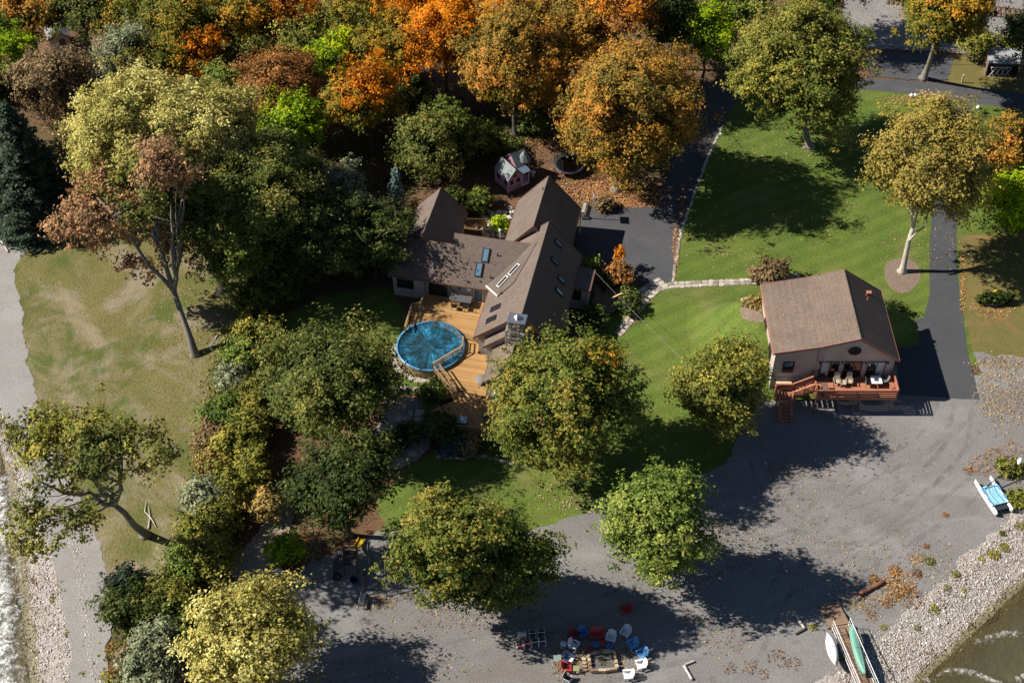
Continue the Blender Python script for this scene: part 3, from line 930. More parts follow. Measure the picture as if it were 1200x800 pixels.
def gable(root, x0, x1, y0, y1, xr, ze0, zr, ze1, over=0.35, roof=M_roof, wall=M_grey_siding, t=0.16, kink=None, z0=0.0, ridge_cap=True):
    """A volume whose ridge runs along y at x = xr: walls with gable ends, two roof slopes, fascia boards."""
    pent = [(x0, z0), (x1, z0), (x1, ze1), (xr, zr)] + ([kink] if kink else []) + [(x0, ze0)]
    n = len(pent)
    w = MB()
    low = 0.20
    pts = [(x, (z - low if z > z0 else z)) for x, z in pent]
    w.add([(x, y0, z) for x, z in pts] + [(x, y1, z) for x, z in pts], [tuple(range(n)), tuple(reversed(range(n, 2 * n)))] + [(i, n + i, n + (i + 1) % n, (i + 1) % n) for i in range(n) if i not in (0,)])
    w.build('wall', wall, root)
    ya, yb = y0 - over, y1 + over
    prof = [(x0, ze0)] + ([kink] if kink else []) + [(xr, zr), (x1, ze1)]
    s0 = (prof[1][1] - prof[0][1]) / (prof[1][0] - prof[0][0])
    s1 = (prof[-1][1] - prof[-2][1]) / (prof[-1][0] - prof[-2][0])
    prof[0] = (x0 - over, ze0 - over * s0)
    prof[-1] = (x1 + over, ze1 + over * s1)
    r = MB()
    for (xa, za), (xb, zb) in zip(prof[:-1], prof[1:]):
        r.slab([(xa, ya, za), (xb, ya, zb), (xb, yb, zb), (xa, yb, za)], t)
    ro = r.build('roof', roof, root)
    if ridge_cap:
        c = MB()
        k = ya
        while k < yb - 0.05:
            c.slab([(xr - 0.14, k, zr - 0.14 * abs(s0) + 0.03), (xr, k, zr + 0.035), (xr, min(k + 0.29, yb), zr + 0.02), (xr - 0.14, min(k + 0.29, yb), zr - 0.14 * abs(s0) + 0.015)], 0.02)
            c.slab([(xr, k, zr + 0.035), (xr + 0.14, k, zr + 0.14 * s1 + 0.03), (xr + 0.14, min(k + 0.29, yb), zr + 0.14 * s1 + 0.015), (xr, min(k + 0.29, yb), zr + 0.02)], 0.02)
            k += 0.29
        c.build('ridge_cap', roof, ro)
    f = MB()
    for (xa, za), (xb, zb) in zip(prof[:-1], prof[1:]):
        for y in (ya - 0.02, yb + 0.02):
            f.bar((xa, y, za - t * .5), (xb, y, zb - t * .5), 0.04, 0.24)
    for (x, z), sg in ((prof[0], -1), (prof[-1], 1)):
        f.box(x + sg * 0.05, (ya + yb) / 2, z - 0.13, 0.09, yb - ya + 0.06, 0.15)
    f.build('fascia', M_trim if roof is M_roof else M_redtrim, ro)
    return ro

def window(root, cx, cy, cz, w, h, ax='x', name='window', panes=2, blind=0, frame=M_dark, out=1, depth=0.08):
    """ax: wall runs along this axis; out: sign of the outward normal on the other axis."""
    def bx(mb, a, z, la, lz, d, dd):
        if ax == 'x':
            mb.box(cx + a, cy + out * d, cz + z, la, dd, lz)
        else:
            mb.box(cx + out * d, cy + a, cz + z, dd, la, lz)
    fr = MB()
    t = 0.08
    for a, z, la, lz in ((0, h / 2, w + t, t), (0, -h / 2, w + t, t), (-w / 2, 0, t, h - t), (w / 2, 0, t, h - t)):
        bx(fr, a, z, la, lz, depth / 2, depth)
    for k in range(1, panes):
        bx(fr, -w / 2 + w * k / panes, 0, 0.06, h - t, depth / 2 - 0.005, depth)
    fo = fr.build(name, frame, root)
    for k in range(panes):
        g = MB()
        pw = w / panes - 0.07
        bx(g, -w / 2 + w * (k + .5) / panes, 0, pw, h - 0.09, 0.015, 0.02)
        g.build('pane', M_blind if (blind >> k) & 1 else M_glass, fo)
    return fo

# ------------------------------------------------------------------ the main house: brown roofs, several joined wings
HA = math.radians(-12)
house = thing('main_house', 'sprawling grey sided house with several joined brown shingle gable roofs beside the pool', 'house', (0, 0, 0), HA)
def HL(px, py, z):
    """photo pixel -> the house's own axes"""
    q = P(px, py, z)
    return Vector((q.x * math.cos(HA) + q.y * math.sin(HA), -q.x * math.sin(HA) + q.y * math.cos(HA), z))
def HW(x, y, z=0.0):
    return Vector((x * math.cos(HA) - y * math.sin(HA), x * math.sin(HA) + y * math.cos(HA), z))
gable(house, -2.75, 3.35, 10.0, 17.5, 0.15, 3.45, 6.95, 3.45)              # garage wing at the back
gable(house, -2.75, 4.75, -2.8, 10.1, 1.6, 3.4, 7.15, 3.6)                 # tall central wing
gable(house, -13.15, -8.4, 7.3, 14.7, -10.85, 3.2, 5.75, 3.2)              # rear left wing
# stepped lower roofs towards the camera, below the chimney
gable(house, -1.7, 4.2, -3.9, -2.6, 1.45, 3.25, 5.95, 3.4, 0.25)
gable(house, -0.75, 3.5, -8.3, -4.0, 1.3, 3.1, 4.85, 3.1, 0.25)
# left wing: one long slope facing the camera
A = lambda x, y: (x, y, 3.0 + (y - 3.75) * 0.706)
w = MB()
w.add([(-13.3, 4.05, 0), (-2.6, 4.05, 0), (-2.6, 4.05, 3.0), (-13.3, 4.05, 3.0), (-13.3, 6.9, 0), (-7.7, 6.9, 0), (-7.7, 6.9, 5.0), (-13.3, 6.9, 5.0),
       (-7.7, 7.85, 0), (1.2, 7.85, 0), (1.2, 7.85, 5.7), (-7.7, 7.85, 5.7)],
      [(0, 1, 2, 3), (0, 3, 7, 4), (5, 4, 7, 6), (5, 6, 11, 8), (9, 8, 11, 10)])
w.build('wall', M_grey_siding, house)
r = MB()
r.slab([A(-13.7, 3.75), A(-7.65, 3.75), A(-7.65, 7.05), A(-13.7, 7.05)], 0.16)
r.slab([A(-7.649, 3.75), A(-2.2, 3.75), A(1.0, 8.0), A(-7.649, 8.0)], 0.16)
ro = r.build('roof', M_roof, house)
f = MB()
f.box(-10.65, 7.1, 5.24, 6.0, 0.08, 0.22)
f.box(-3.4, 8.05, 5.90, 8.6, 0.08, 0.22)
f.box(-7.62, 7.55, 5.6, 0.07, 0.9, 0.22)
f.box(-8.5, 3.70, 2.90, 10.5, 0.10, 0.15)
f.build('fascia', M_trim, ro)
# corner facet with the two white framed skylights
f1, f2, f3 = Vector((-3.45, 4.0, 3.32)), Vector((-1.75, 1.7, 4.42)), Vector((0.9, 7.75, 6.62))
f2b = HL(602, 336, 4.95)
f2b.z = 3.4 + (f2b.x + 2.75) * (7.15 - 3.4) / 4.35 + 0.10
fo = MB().slab([f1, f2, f3], 0.14).slab([f2, f2b, f3], 0.06).build('corner_roof', shingle('grey_shingles', (.125, .100, .088), (.10, .09, .08)), house)
MB().bar(f1 + Vector((-.06, -.06, -.05)), f2 + Vector((-.06, -.06, -.05)), 0.1, 0.18).build('fascia', M_trim_white, fo)
MB().add([(-3.2, 3.8, 0), (-1.9, 2.0, 0), (-1.9, 2.0, 4.1), (-3.2, 3.8, 3.1)], [(0, 1, 2, 3)]).build('wall', M_grey_siding, house)
def skylight(root, px, py, pl, n, u, L, wd, frame, glass):
    """pl: point on the slope, n: its normal, u: direction of the long side"""
    n, u = n.normalized(), u.normalized()
    v = n.cross(u)
    R = Matrix((u, v, n)).transposed()
    c = pl + n * 0.07
    m = MB()
    for a, b_, la, lb in ((0, wd / 2, L + .1, .09), (0, -wd / 2, L + .1, .09), (L / 2, 0, .09, wd - .09), (-L / 2, 0, .09, wd - .09)):
        q = c + u * a + v * b_
        m.box(q.x, q.y, q.z, la, lb, 0.16, M=R)
    s = m.build('skylight', frame, root)
    g = MB()
    q = c - n * 0.005
    g.box(q.x, q.y, q.z, L - .06, wd - .06, 0.10, M=R)
    g.build('pane', glass, s)
    return s
def on_plane(px, py, p0, n):
    o, q = HL(px, py, 40.0), HL(px, py, 0.0)
    d = q - o
    return o + d * ((p0 - o).dot(n) / d.dot(n))
nA = Vector((0, -0.706, 1)).normalized()
for px, py in ((569, 299), (561, 316)):
    skylight(house, px, py, on_plane(px, py, Vector(A(0, 3.75)), nA), nA, Vector((0, 1, 0.706)), 1.35, 0.62, M_dark, M_glass_blue)
nF = (f2 - f1).cross(f3 - f1).normalized()
for px, py in ((603, 316.5), (589.5, 330.5)):
    skylight(house, px, py, on_plane(px, py, f1, nF), nF, (f3 - (f1 + f2) * .5), 1.35, 0.52, M_trim_white, M_glass)
slD = (7.15 - 3.4) / 4.35
nD = Vector((-slD, 0, 1)).normalized()
for px, py in ((581, 361), (576, 374.5)):
    skylight(house, px, py, on_plane(px, py, Vector((-2.75, 0, 3.4)), nD), nD, Vector((1, 0, slD)), 1.15, 0.55, M_dark, M_glass)
srD = (7.15 - 3.6) / 3.15
nR = Vector((srD, 0, 1)).normalized()
for px, py in ((654, 285.5), (650, 306.5), (657.5, 328), (655, 342)):
    skylight(house, px, py, on_plane(px, py, Vector((4.75, 0, 3.6)), nR), nR, Vector((1, 0, -srD)), 0.95, 0.5, M_dark, M_glass_blue)
for px, py, pp, nn in ((587, 345, Vector((-2.75, 0, 3.4)), nD), (583, 300, Vector(A(0, 3.75)), nA), (636, 223, Vector((-2.75, 0, 3.45)), Vector((-1.2, 0, 1)).normalized()), (575, 326, Vector(A(0, 3.75)), nA)):
    q = on_plane(px, py, pp, nn)
    MB().tube([q - Vector((0, 0, .15)), q + Vector((0, 0, .35))], 0.06, 8).build('vent_pipe', M_dark, house)
# porch roof at the drive side
pr = MB()
pr.slab([(4.4, 5.75, 3.15), (6.75, 5.75, 2.95), (6.75, 8.9, 2.95), (4.4, 8.9, 3.15)], 0.15)
po = pr.build('porch_roof', M_roof, house)
MB().box(6.8, 7.32, 2.86, 0.07, 3.2, 0.2).box(5.6, 5.70, 2.92, 2.35, 0.07, 0.2).build('fascia', M_trim, po)
MB().add([(4.3, 5.95, 0), (6.55, 5.95, 0), (6.55, 5.95, 2.85), (4.3, 5.95, 2.95), (6.55, 8.7, 0), (6.55, 8.7, 2.85), (4.3, 8.7, 0), (4.3, 8.7, 2.95)], [(0, 1, 2, 3), (1, 4, 5, 2), (4, 6, 7, 5)]).build('wall', M_grey_siding, house)
# windows and doors
window(house, -12.0, 4.05, 1.85, 1.7, 1.25, out=-1)
window(house, -8.55, 4.05, 1.72, 1.9, 2.1, name='sliding_door', out=-1)
window(house, -4.35, 4.05, 1.85, 0.85, 2.0, name='door', panes=1, out=-1, frame=M_trim_white, blind=0)
MB().box(-4.35, 3.98, 1.85, 0.55, 0.03, 1.6).build('door_glass', M_glass_blue, house)
MB().lathe([(0.0, 0), (0.24, 0.0), (0.24, 0.05), (0.0, 0.05)], 18).build('wall_plaque', M_white, house, loc=(-5.3, 4.03, 2.35)).rotation_euler = (math.pi / 2, 0, 0)
for x in (-7.25, -9.9, -6.3):
    MB().box(x, 3.96, 2.25, 0.14, 0.16, 0.26, taper=0.6).build('wall_lamp', M_black, house)
window(house, 0.2, -2.8, 2.0, 1.0, 0.01 + 1.1, out=-1)
window(house, -2.75, -0.5, 1.95, 1.8, 2.0, ax='y', name='sliding_door', out=-1)
window(house, -0.75, -6.3, 1.9, 1.6, 1.2, ax='y', out=-1)
window(house, 1.3, -8.3, 2.0, 1.8, 1.3, out=-1)
window(house, 3.35, 13.8, 1.6, 5.0, 2.2, ax='y', name='garage_door', panes=2, out=1, frame=M_trim_white)
window(house, 5.4, 5.95, 1.9, 0.9, 1.2, out=-1)
for y in (10.6, 17.4):
    MB().tube([(3.78, y, 0.05), (3.78, y, 3.1)], 0.06, 6).build('downspout', M_trim_white, house)
MB().tube([(5.2, 2.3, 0.05), (5.2, 2.3, 3.1)], 0.06, 6).build('downspout', M_trim_white, house)
# chimney of rough stone with a metal cap
ch = MB()
ch.box(1.45, -4.15, 3.2, 2.1, 1.3, 6.4)
ch.box(1.38, -4.15, 6.9, 1.55, 1.15, 1.2)
rg = np.random.default_rng(5)
co = ch.build('chimney', M_chimney, house)
st_me = []
for k in range(6):
    m = MB().box(0, 0, 0, 0.34, 0.10, 0.2, taper=0.8)
    me = m.mesh('stone', M_stone)
    at = me.attributes.new('tint', 'FLOAT', 'FACE')
    at.data.foreach_set('value', [k / 5.5] * len(me.polygons))
    st_me.append(me)
for zi in range(12):
    for xi in range(4):
        for fx, fy, rz in ((1.38 + (xi - 1.5) * .37 + (zi % 2) * .08 - .04, -4.75, 0), (1.38 - 0.80, -4.15 + (xi - 1.5) * .28, math.pi / 2)):
            z = 4.55 + zi * 0.245
            if z < 6.35:
                fx, fy = (fx - .02, -4.82) if rz == 0 else (0.38, fy)
            link('stone', st_me[rg.integers(6)], co, (fx, fy + rg.normal(0, .015), z), rz)
MB().box(1.38, -4.15, 7.56, 1.75, 1.32, 0.12).build('chimney_cap', M_steel, co)
MB().lathe([(0.17, 7.62), (0.17, 7.85), (0.30, 7.88), (0.05, 8.05), (0, 8.06)], 14, 1.38, -4.15).build('flue_cap', M_steel, co)

# ------------------------------------------------------------------ second house: tan gable roof, red deck on posts
h2 = thing('lake_house', 'taupe sided house with wide tan shingle gable roof and raised red deck', 'house', (0, 0, 0))
X0, X1, YF, YB = 24.7, 36.0, -6.75, 2.0
gable(h2, X0, X1, YF, YB, 32.2, 5.75, 7.65, 4.95, 0.3, M_roof2, M_house2_siding, kink=(28.7, 6.55))
MB().box(28.75, YF - 0.03, 3.2, 0.14, 0.05, 6.1).box(X0 + .02, YF - 0.03, 2.7, 0.12, 0.05, 5.3).box(X1 - .06, YF - 0.03, 2.3, 0.12, 0.05, 4.6).build('corner_board', plain('trim_taupe', (.40, .34, .30), 0.6), h2)
DZ = 2.2
for cx, nm, bl in ((30.0, 'sliding_door', 1), (32.2, 'sliding_door', 0), (34.4, 'sliding_door', 2)):
    window(h2, cx, YF, DZ + 1.07, 1.65, 2.0, name=nm, out=-1, blind=bl)
    MB().box(cx, YF - 0.05, DZ + 0.03, 1.8, 0.10, 0.06).build('door_sill', M_dark, h2)
wo = window(h2, 26.1, YF, 3.55, 1.0, 1.35, panes=1, out=-1)
MB().box(26.1, YF - 0.03, 3.9, 0.8, 0.03, 0.55).build('pane', M_glass_blue, wo)
lv = MB().lathe([(0.62, 0), (0.62, 0.07), (0.52, 0.07), (0.52, 0.03), (0, 0.03)], 28)
lo = lv.build('round_louvre', M_black, h2, loc=(32.0, YF - 0.0, 5.75))
lo.rotation_euler = (math.pi / 2, 0, 0)
lo.scale = (1, 0.85, 1)
for k in range(7):
    z = 5.75 + (k - 3) * 0.135
    wd = 2 * math.sqrt(max(0.02, .5 ** 2 - ((k - 3) * .16) ** 2))
    MB().box(32.0, YF - 0.05, z, wd, 0.05, 0.04).build('louvre_slat', M_dark, h2)
for x in (29.0, 31.1, 33.3, 35.4):
    MB().box(x, YF - 0.1, DZ + 2.0, 0.14, 0.18, 0.24, taper=0.7).build('wall_lamp', M_black, h2)
MB().box(29.35, YF - 0.1, DZ + 2.35, 0.16, 0.2, 0.12).build('flood_lamp', M_white, h2)
window(h2, X0, -4.6, 3.3, 1.2, 1.3, ax='y', out=-1)
window(h2, X0, -1.2, 3.3, 1.2, 1.3, ax='y', out=-1)
for y in (-0.5, 0.1):
    MB().tube([(34.2, y, 5.9), (34.2, y, 6.6)], 0.06, 8).build('vent_pipe', M_redtrim, h2)
MB().box(34.6, 0.7, 6.02, .5, .4, .3).build('roof_vent', M_redtrim, h2)
MB().box(30.3, YF + 0.0, 1.06, 11.2, 0.14, 2.1).build('basement_wall', plain('concrete', (.36, .35, .34), 0.9), h2)

# red deck on posts: every board, baluster rail panel and post is a piece
dk = thing('red_deck', 'red stained raised deck with railings, built-in benches and stairs on house front', 'deck', (0, 0, 0))
DX0, DX1, DY0, DY1 = 28.45, 36.15, -9.45, -6.85
nb = 19
bm_ = MB().box(0, 0, 0, DX1 - DX0, (DY1 - DY0) / nb - 0.012, 0.04).mesh('deck_board', M_deck_red)
for k in range(nb):
    link('deck_board', bm_, dk, ((DX0 + DX1) / 2, DY0 + (k + .5) * (DY1 - DY0) / nb, DZ - 0.02))
MB().box((DX0 + DX1) / 2, DY0 + 0.03, DZ - 0.19, DX1 - DX0, 0.05, 0.30).box(DX0 + 0.03, (DY0 + DY1) / 2, DZ - 0.19, .05, DY1 - DY0 - .1, .30).box(DX1 - 0.03, (DY0 + DY1) / 2, DZ - 0.19, .05, DY1 - DY0 - .1, .30).build('rim_joist', M_red_rail, dk)
for x in (DX0 + .3, 32.3, DX1 - .35):
    MB().box(x, DY0 + 0.35, DZ / 2 - .15, 0.15, 0.15, DZ - .3).build('post', plain('post_brown', (.20, .11, .08)), dk)
def rail(root, a, b, h=0.95, n_boards=3, mat=M_red_rail, posts=True, cap=True):
    """Board railing: horizontal boards between posts under a flat cap."""
    a, b = Vector(a), Vector(b)
    L = (b - a).length
    d = (b - a).normalized()
    for k in range(n_boards):
        z = h * (k + 0.7) / (n_boards + 0.55)
        MB().bar(a + Vector((0, 0, z)), b + Vector((0, 0, z)), 0.035, h / n_boards * 0.56).build('rail_board', mat, root)
    if cap:
        MB().bar(a + Vector((0, 0, h)) - d * .06, b + Vector((0, 0, h)) + d * .06, 0.15, 0.045).build('rail_cap', mat, root)
    if posts:
        k = max(1, round(L / 1.9))
        for i in range(k + 1):
            q = a.lerp(b, i / k)
            MB().box(q.x, q.y, q.z + h / 2 - .05, 0.095, 0.095, h + .02).build('rail_post', mat, root)
rail(dk, (DX0 + .1, DY0 + .08, DZ), (DX1 - .1, DY0 + .08, DZ))
rail(dk, (DX1 - .06, DY0 + .2, DZ), (DX1 - .06, DY1, DZ))
rail(dk, (DX0 + .06, DY0 + .2, DZ), (DX0 + .06, DY0 + 1.2, DZ))
rail(dk, (DX0 + .06, DY1 - .35, DZ), (DX0 + .06, DY1 - .05, DZ))
for a, b in (((DX1 - .35, DY0 + .9, DZ + .42), (DX1 - .35, DY1 - .2, DZ + .42)), ((DX0 + .35, DY0 + .3, DZ + .42), (DX0 + .35, DY0 + 1.1, DZ + .42)), ((30.6, DY0 + .36, DZ + .42), (34.0, DY0 + .36, DZ + .42))):
    m = MB().bar(a, b, 0.42, 0.06)
    for q in (a, b):
        m.box(q[0], q[1], DZ + .2, .3, .3, .4) if abs(a[0] - b[0]) < .1 else m.box(q[0], q[1], DZ + .2, .1, .3, .4)
    m.build('bench', M_red_rail, dk)
# stairs: deck -> landing -> ground
LX0, LX1, LY0, LY1, LZ = 25.0, 26.7, -8.9, -7.6, 1.15
for k in range(8):
    MB().box((LX0 + LX1) / 2, LY0 + (k + .5) * (LY1 - LY0) / 8, LZ - .02, LX1 - LX0, .15, .04).build('deck_board', M_deck_red, dk)
for k in range(6):
    t = (k + .5) / 6
    MB().box(LX1 + (DX0 - LX1) * t, -8.05, LZ + (DZ - LZ) * t + .04, 0.33, 0.95, .045).build('tread', M_deck_red, dk)
for y in (-8.55, -7.55):
    MB().bar((LX1, y, LZ - .05), (DX0, y, DZ - .05), .05, .28).build('stringer', M_red_rail, dk)
    MB().bar((LX1, y, LZ + .9), (DX0, y, DZ + .9), .13, .05).build('rail_cap', M_red_rail, dk)
    for o in (.3, .6):
        MB().bar((LX1, y, LZ + o), (DX0, y, DZ + o), .035, .14).build('rail_board', M_red_rail, dk)
    for t in (0, .5, 1):
        MB().box(LX1 + (DX0 - LX1) * t, y, LZ + (DZ - LZ) * t + .42, .09, .09, .95).build('rail_post', M_red_rail, dk)
rail(dk, (LX0, LY1, LZ), (LX1 - .1, LY1, LZ), .9)
rail(dk, (LX0, LY0, LZ), (LX0, LY1, LZ), .9)
for k in range(6):
    t = (k + .5) / 6
    MB().box(25.75, LY0 - .28 * (k + .5), LZ * (1 - t), .95, .3, .045).build('tread', M_deck_red, dk)
for x in (25.2, 26.3):
    MB().bar((x, LY0, LZ - .08), (x, LY0 - 1.75, .06), .05, .26).build('stringer', M_red_rail, dk)
    MB().bar((x, LY0, LZ + .85), (x, LY0 - 1.75, .95), .1, .05).build('rail_cap', M_red_rail, dk)
    for t in (0, .5, 1):
        MB().box(x, LY0 - 1.7 * t, LZ * (1 - t) + .45, .09, .09, .95).build('rail_post', M_red_rail, dk)
for x, y in ((25.1, -8.8), (26.6, -8.8), (25.1, -7.7), (26.6, -7.7)):
    MB().box(x, y, LZ / 2 - .04, .12, .12, LZ - .06).build('post', M_red_rail, dk)
tag(MB().box(25.9, -7.2, 1.72, 1.5, .5, .06).box(25.3, -7.2, 1.4, .08, .4, .6).box(26.5, -7.2, 1.4, .08, .4, .6).box(25.9, -7.2, 1.15, 1.4, .45, .05).build('potting_bench', plain('pale_wood', (.52, .40, .27))), 'pale wooden bench on the stair landing under the small window', 'bench')

# lower patio sheet under the deck, and a timber rack by the drive
sheet('under_deck_slab', [(985, 474), (1046, 474), (1044, 487), (986, 486)], 0.014, plain('slab', (.22, .21, .205), 0.9), 0.03)

# ------------------------------------------------------------------ pool deck, pool and terraces by the main house
PDZ = 0.9
deck = thing('pool_deck', 'honey coloured wooden pool deck between the main house and the round pool', 'deck', (0, 0, 0), HA)
def boards(root, poly_l, z, ang, wd, mat, name='deck_board', gap=0.012):
    """Boards laid at angle ang (house axes) and sawn off at the outline poly_l."""
    ca, sa = math.cos(ang), math.sin(ang)
    q = [(x * ca + y * sa, -x * sa + y * ca) for x, y in poly_l]
    v0, v1 = min(p[1] for p in q), max(p[1] for p in q)
    v = v0 + wd / 2
    while v < v1:
        xs = []
        for i in range(len(q)):
            (a, b_), (c, d) = q[i], q[(i + 1) % len(q)]
            if (b_ > v) != (d > v):
                xs.append(a + (c - a) * (v - b_) / (d - b_))
        xs.sort()
        for a, b_ in zip(xs[::2], xs[1::2]):
            if b_ - a > 0.12:
                m = MB().box(0, 0, 0, b_ - a, wd - gap, 0.04)
                o = m.build(name, mat, root)
                mid = (a + b_) / 2
                o.location = (mid * ca - v * sa, mid * sa + v * ca, z + random.uniform(-.003, .003))
                o.rotation_euler[2] = ang
        v += wd
def hl2(pts, z):
    return [tuple(HL(*q, z)[:2]) for q in pts]
up_poly = hl2([(489, 350), (506, 352)], PDZ)
D1 = [(-9.9, 4.0), (-2.8, 4.0), (-2.8, -3.2), (-1.75, -3.2), (-1.75, -4.0), (-0.8, -4.0), (-0.8, -8.6), (-3.6, -8.2)] + hl2([(534, 466), (510, 434), (540, 414), (540, 392), (520, 378), (482, 378), (483, 362)], PDZ)
boards(deck, D1, PDZ - .02, 0.0, 0.145, M_deck)
D2 = hl2([(505, 480), (534, 467)], PDZ) + [(-3.6, -8.25), (-0.8, -8.65), (3.6, -8.65)] + hl2([(648, 500), (640, 514), (532, 501)], PDZ)
boards(deck, D2, PDZ - .17, math.radians(-52), 0.145, M_deck)
sk = MB()
for pl, zz in ((D1, PDZ - .06), (D2, PDZ - .21)):
    n = len(pl)
    for i in range(n):
        a, b_ = pl[i], pl[(i + 1) % n]
        sk.add([(a[0], a[1], 0), (b_[0], b_[1], 0), (b_[0], b_[1], zz), (a[0], a[1], zz)], [(0, 1, 2, 3)])
sk.build('skirting', M_deck_wood, deck)
def wood_rail(root, pts, h=0.95, mat=M_deck_wood, z=PDZ):
    for a, b_ in zip(pts[:-1], pts[1:]):
        a, b_ = Vector((a[0], a[1], z)), Vector((b_[0], b_[1], z))
        for zz, w_, t in ((h, .14, .04), (h * .62, .04, .09), (h * .3, .04, .09)):
            MB().bar(a + Vector((0, 0, zz)), b_ + Vector((0, 0, zz)), w_, t).build('rail_board', mat, root)
        k = max(1, round((b_ - a).length / 1.3))
        for i in range(k + 1):
            q = a.lerp(b_, i / k)
            MB().box(q.x, q.y, z + h / 2, .09, .09, h).build('rail_post', mat, root)
wood_rail(deck, hl2([(508, 433), (542, 413), (543, 402)], PDZ))
wood_rail(deck, hl2([(509, 437), (531, 466)], PDZ))
wood_rail(deck, hl2([(515, 434), (536, 464)], PDZ))
wood_rail(deck, hl2([(544, 397), (560, 402)], PDZ), 0.8)
wood_rail(deck, hl2([(475, 390), (483, 364), (493, 362)], PDZ))
wood_rail(deck, hl2([(500, 342), (492, 366)], PDZ + 0), 0.9)
wood_rail(deck, hl2([(532, 502), (640, 515)], PDZ - .15), 0.55, z=PDZ - .15)
for k in range(4):
    q = HL(489 - k * 3.2, 371 + k * 4, PDZ - .2 * k)
    MB().box(q.x, q.y, PDZ - .2 * (k + 1), .36, 1.1, .05).build('stair_tread', M_deck_wood, deck)
for k in range(4):
    t = k / 4
    q = HL(519 + k * 1.0, 452 + k * 4.2, PDZ - .15 * k)
    MB().box(q.x, q.y, PDZ - .18 * (k + .3), 1.1, .34, .05, rz=math.radians(28)).build('stair_tread', M_deck_wood, deck)

# round pool under its blue winter cover
pc = (P(464, 407, 1.2) + P(545, 407, 1.2)) * .5
pc.y = (P(504, 377, 1.2).y + P(504, 433, 1.2).y) / 2
PR = (P(545, 407, 1.2).x - P(464, 407, 1.2).x) / 2 - 0.02
pool = thing('round_pool', 'round above-ground pool under a wrinkled blue cover beside the wooden deck', 'pool', (pc.x, pc.y, 0))
MB().lathe([(PR - .02, 0), (PR - .02, 1.12)], 64, cap=False).build('pool_wall', plain('pool_wall', (.24, .17, .10), 0.6, 0.3), pool, True)
MB().lathe([(PR - .16, 1.13), (PR + .04, 1.12), (PR + .05, 1.19), (PR - .14, 1.20)], 64, cap=False).build('rim', plain('rim_blue', (.07, .22, .38), 0.4), pool, True)
def pool_cover():
    m, nt, b = new_mat('pool_cover')
    v = obj_pos(nt)
    sep = nd(nt, 'ShaderNodeSeparateXYZ')
    nt.links.new(v, sep.inputs[0])
    ang = maths(nt, 'ARCTAN2', sep.outputs['Y'], sep.outputs['X'])
    ln = nd(nt, 'ShaderNodeVectorMath', operation='LENGTH')
    nt.links.new(v, ln.inputs[0])
    cmb = nd(nt, 'ShaderNodeCombineXYZ')
    nt.links.new(maths(nt, 'MULTIPLY', maths(nt, 'SINE', ang), 2.4), cmb.inputs[0])
    nt.links.new(maths(nt, 'MULTIPLY', maths(nt, 'COSINE', ang), 2.4), cmb.inputs[1])
    nt.links.new(maths(nt, 'MULTIPLY', ln.outputs['Value'], 0.22), cmb.inputs[2])
    radial = noise(nt, cmb.outputs[0], 2.2, 6, 0.62, 1.6)
    blot = noise(nt, v, 0.75, 5, 0.6, 0.8)
    fine = noise(nt, v, 3.2, 5, 0.7, 1.0)
    f = maths(nt, 'ADD', maths(nt, 'MULTIPLY', radial, 0.36), maths(nt, 'ADD', maths(nt, 'MULTIPLY', blot, 0.36), maths(nt, 'MULTIPLY', fine, 0.28)))
    c = ramp(nt, f, [(0.42, (.006, .018, .020)), (0.475, (.006, .040, .055)), (0.52, (.008, .07, .12)), (0.565, (.012, .145, .28)), (0.65, (.06, .30, .46))])
    nt.links.new(c, b.inputs['Base Color'])
    b.inputs['Roughness'].default_value = 0.42
    bump(nt, b, fine, 0.5, 0.12)
    nr, na = 26, 160
    rg = np.random.default_rng(4)
    ph = rg.uniform(0, 6.28, 12)
    V = [(0, 0, 1.12)]
    for i in range(1, nr + 1):
        r_ = i / nr
        for k in range(na):
            a = 6.2832 * k / na
            wr = sum(math.sin(a * fq + ph[j] + 1.2 * math.sin(r_ * 3 + j)) for j, fq in enumerate((9, 14, 19, 27, 38))) / 5
            z = 1.02 + 0.06 * math.exp(-(r_ / .2) ** 2) + 0.03 * min(1, r_ * 3) * wr * math.sin(math.pi * min(1, r_ * 1.02)) + 0.13 * max(0, r_ - .86) / .14
            V.append(((PR - .1) * r_ * math.cos(a), (PR - .1) * r_ * math.sin(a), z))
    Fc = [(0, 1 + k, 1 + (k + 1) % na) for k in range(na)]
    for i in range(nr - 1):
        for k in range(na):
            Fc.append((1 + i * na + k, 1 + (i + 1) * na + k, 1 + (i + 1) * na + (k + 1) % na, 1 + i * na + (k + 1) % na))
    mb = MB()
    mb.add(V, Fc)
    return mb.build('cover', m, pool, True)
pool_cover()
# ring of flat stones round the pool's foot
def stones_mesh(k=8, seed=3, flat=0.5, rough=0.18):
    out = []
    rg = np.random.default_rng(seed)
    for j in range(k):
        n = int(rg.integers(4, 7))
        an = [6.283 * (i + rg.uniform(-.22, .22)) / n + .785 for i in range(n)]
        top = [(math.cos(a) * rg.uniform(.8, 1.1) * (.66 if n < 5 else .58), math.sin(a) * rg.uniform(.8, 1.1) * (.66 if n < 5 else .58)) for a in an]
        m = MB()
        m.add([(x * 1.04, y * 1.04, 0) for x, y in top] + [(x, y, flat * .72) for x, y in top] + [(x * .78, y * .78, flat + rg.normal(0, rough * .15)) for x, y in top],
              [(i, (i + 1) % n, n + (i + 1) % n, n + i) for i in range(n)] + [(n + i, n + (i + 1) % n, 2 * n + (i + 1) % n, 2 * n + i) for i in range(n)] + [tuple(range(2 * n, 3 * n))])
        me = m.mesh('stone', M_stone)
        at = me.attributes.new('tint', 'FLOAT', 'FACE')
        at.data.foreach_set('value', [float(rg.uniform(.25, .95))] * len(me.polygons))
        out.append(me)
    return out
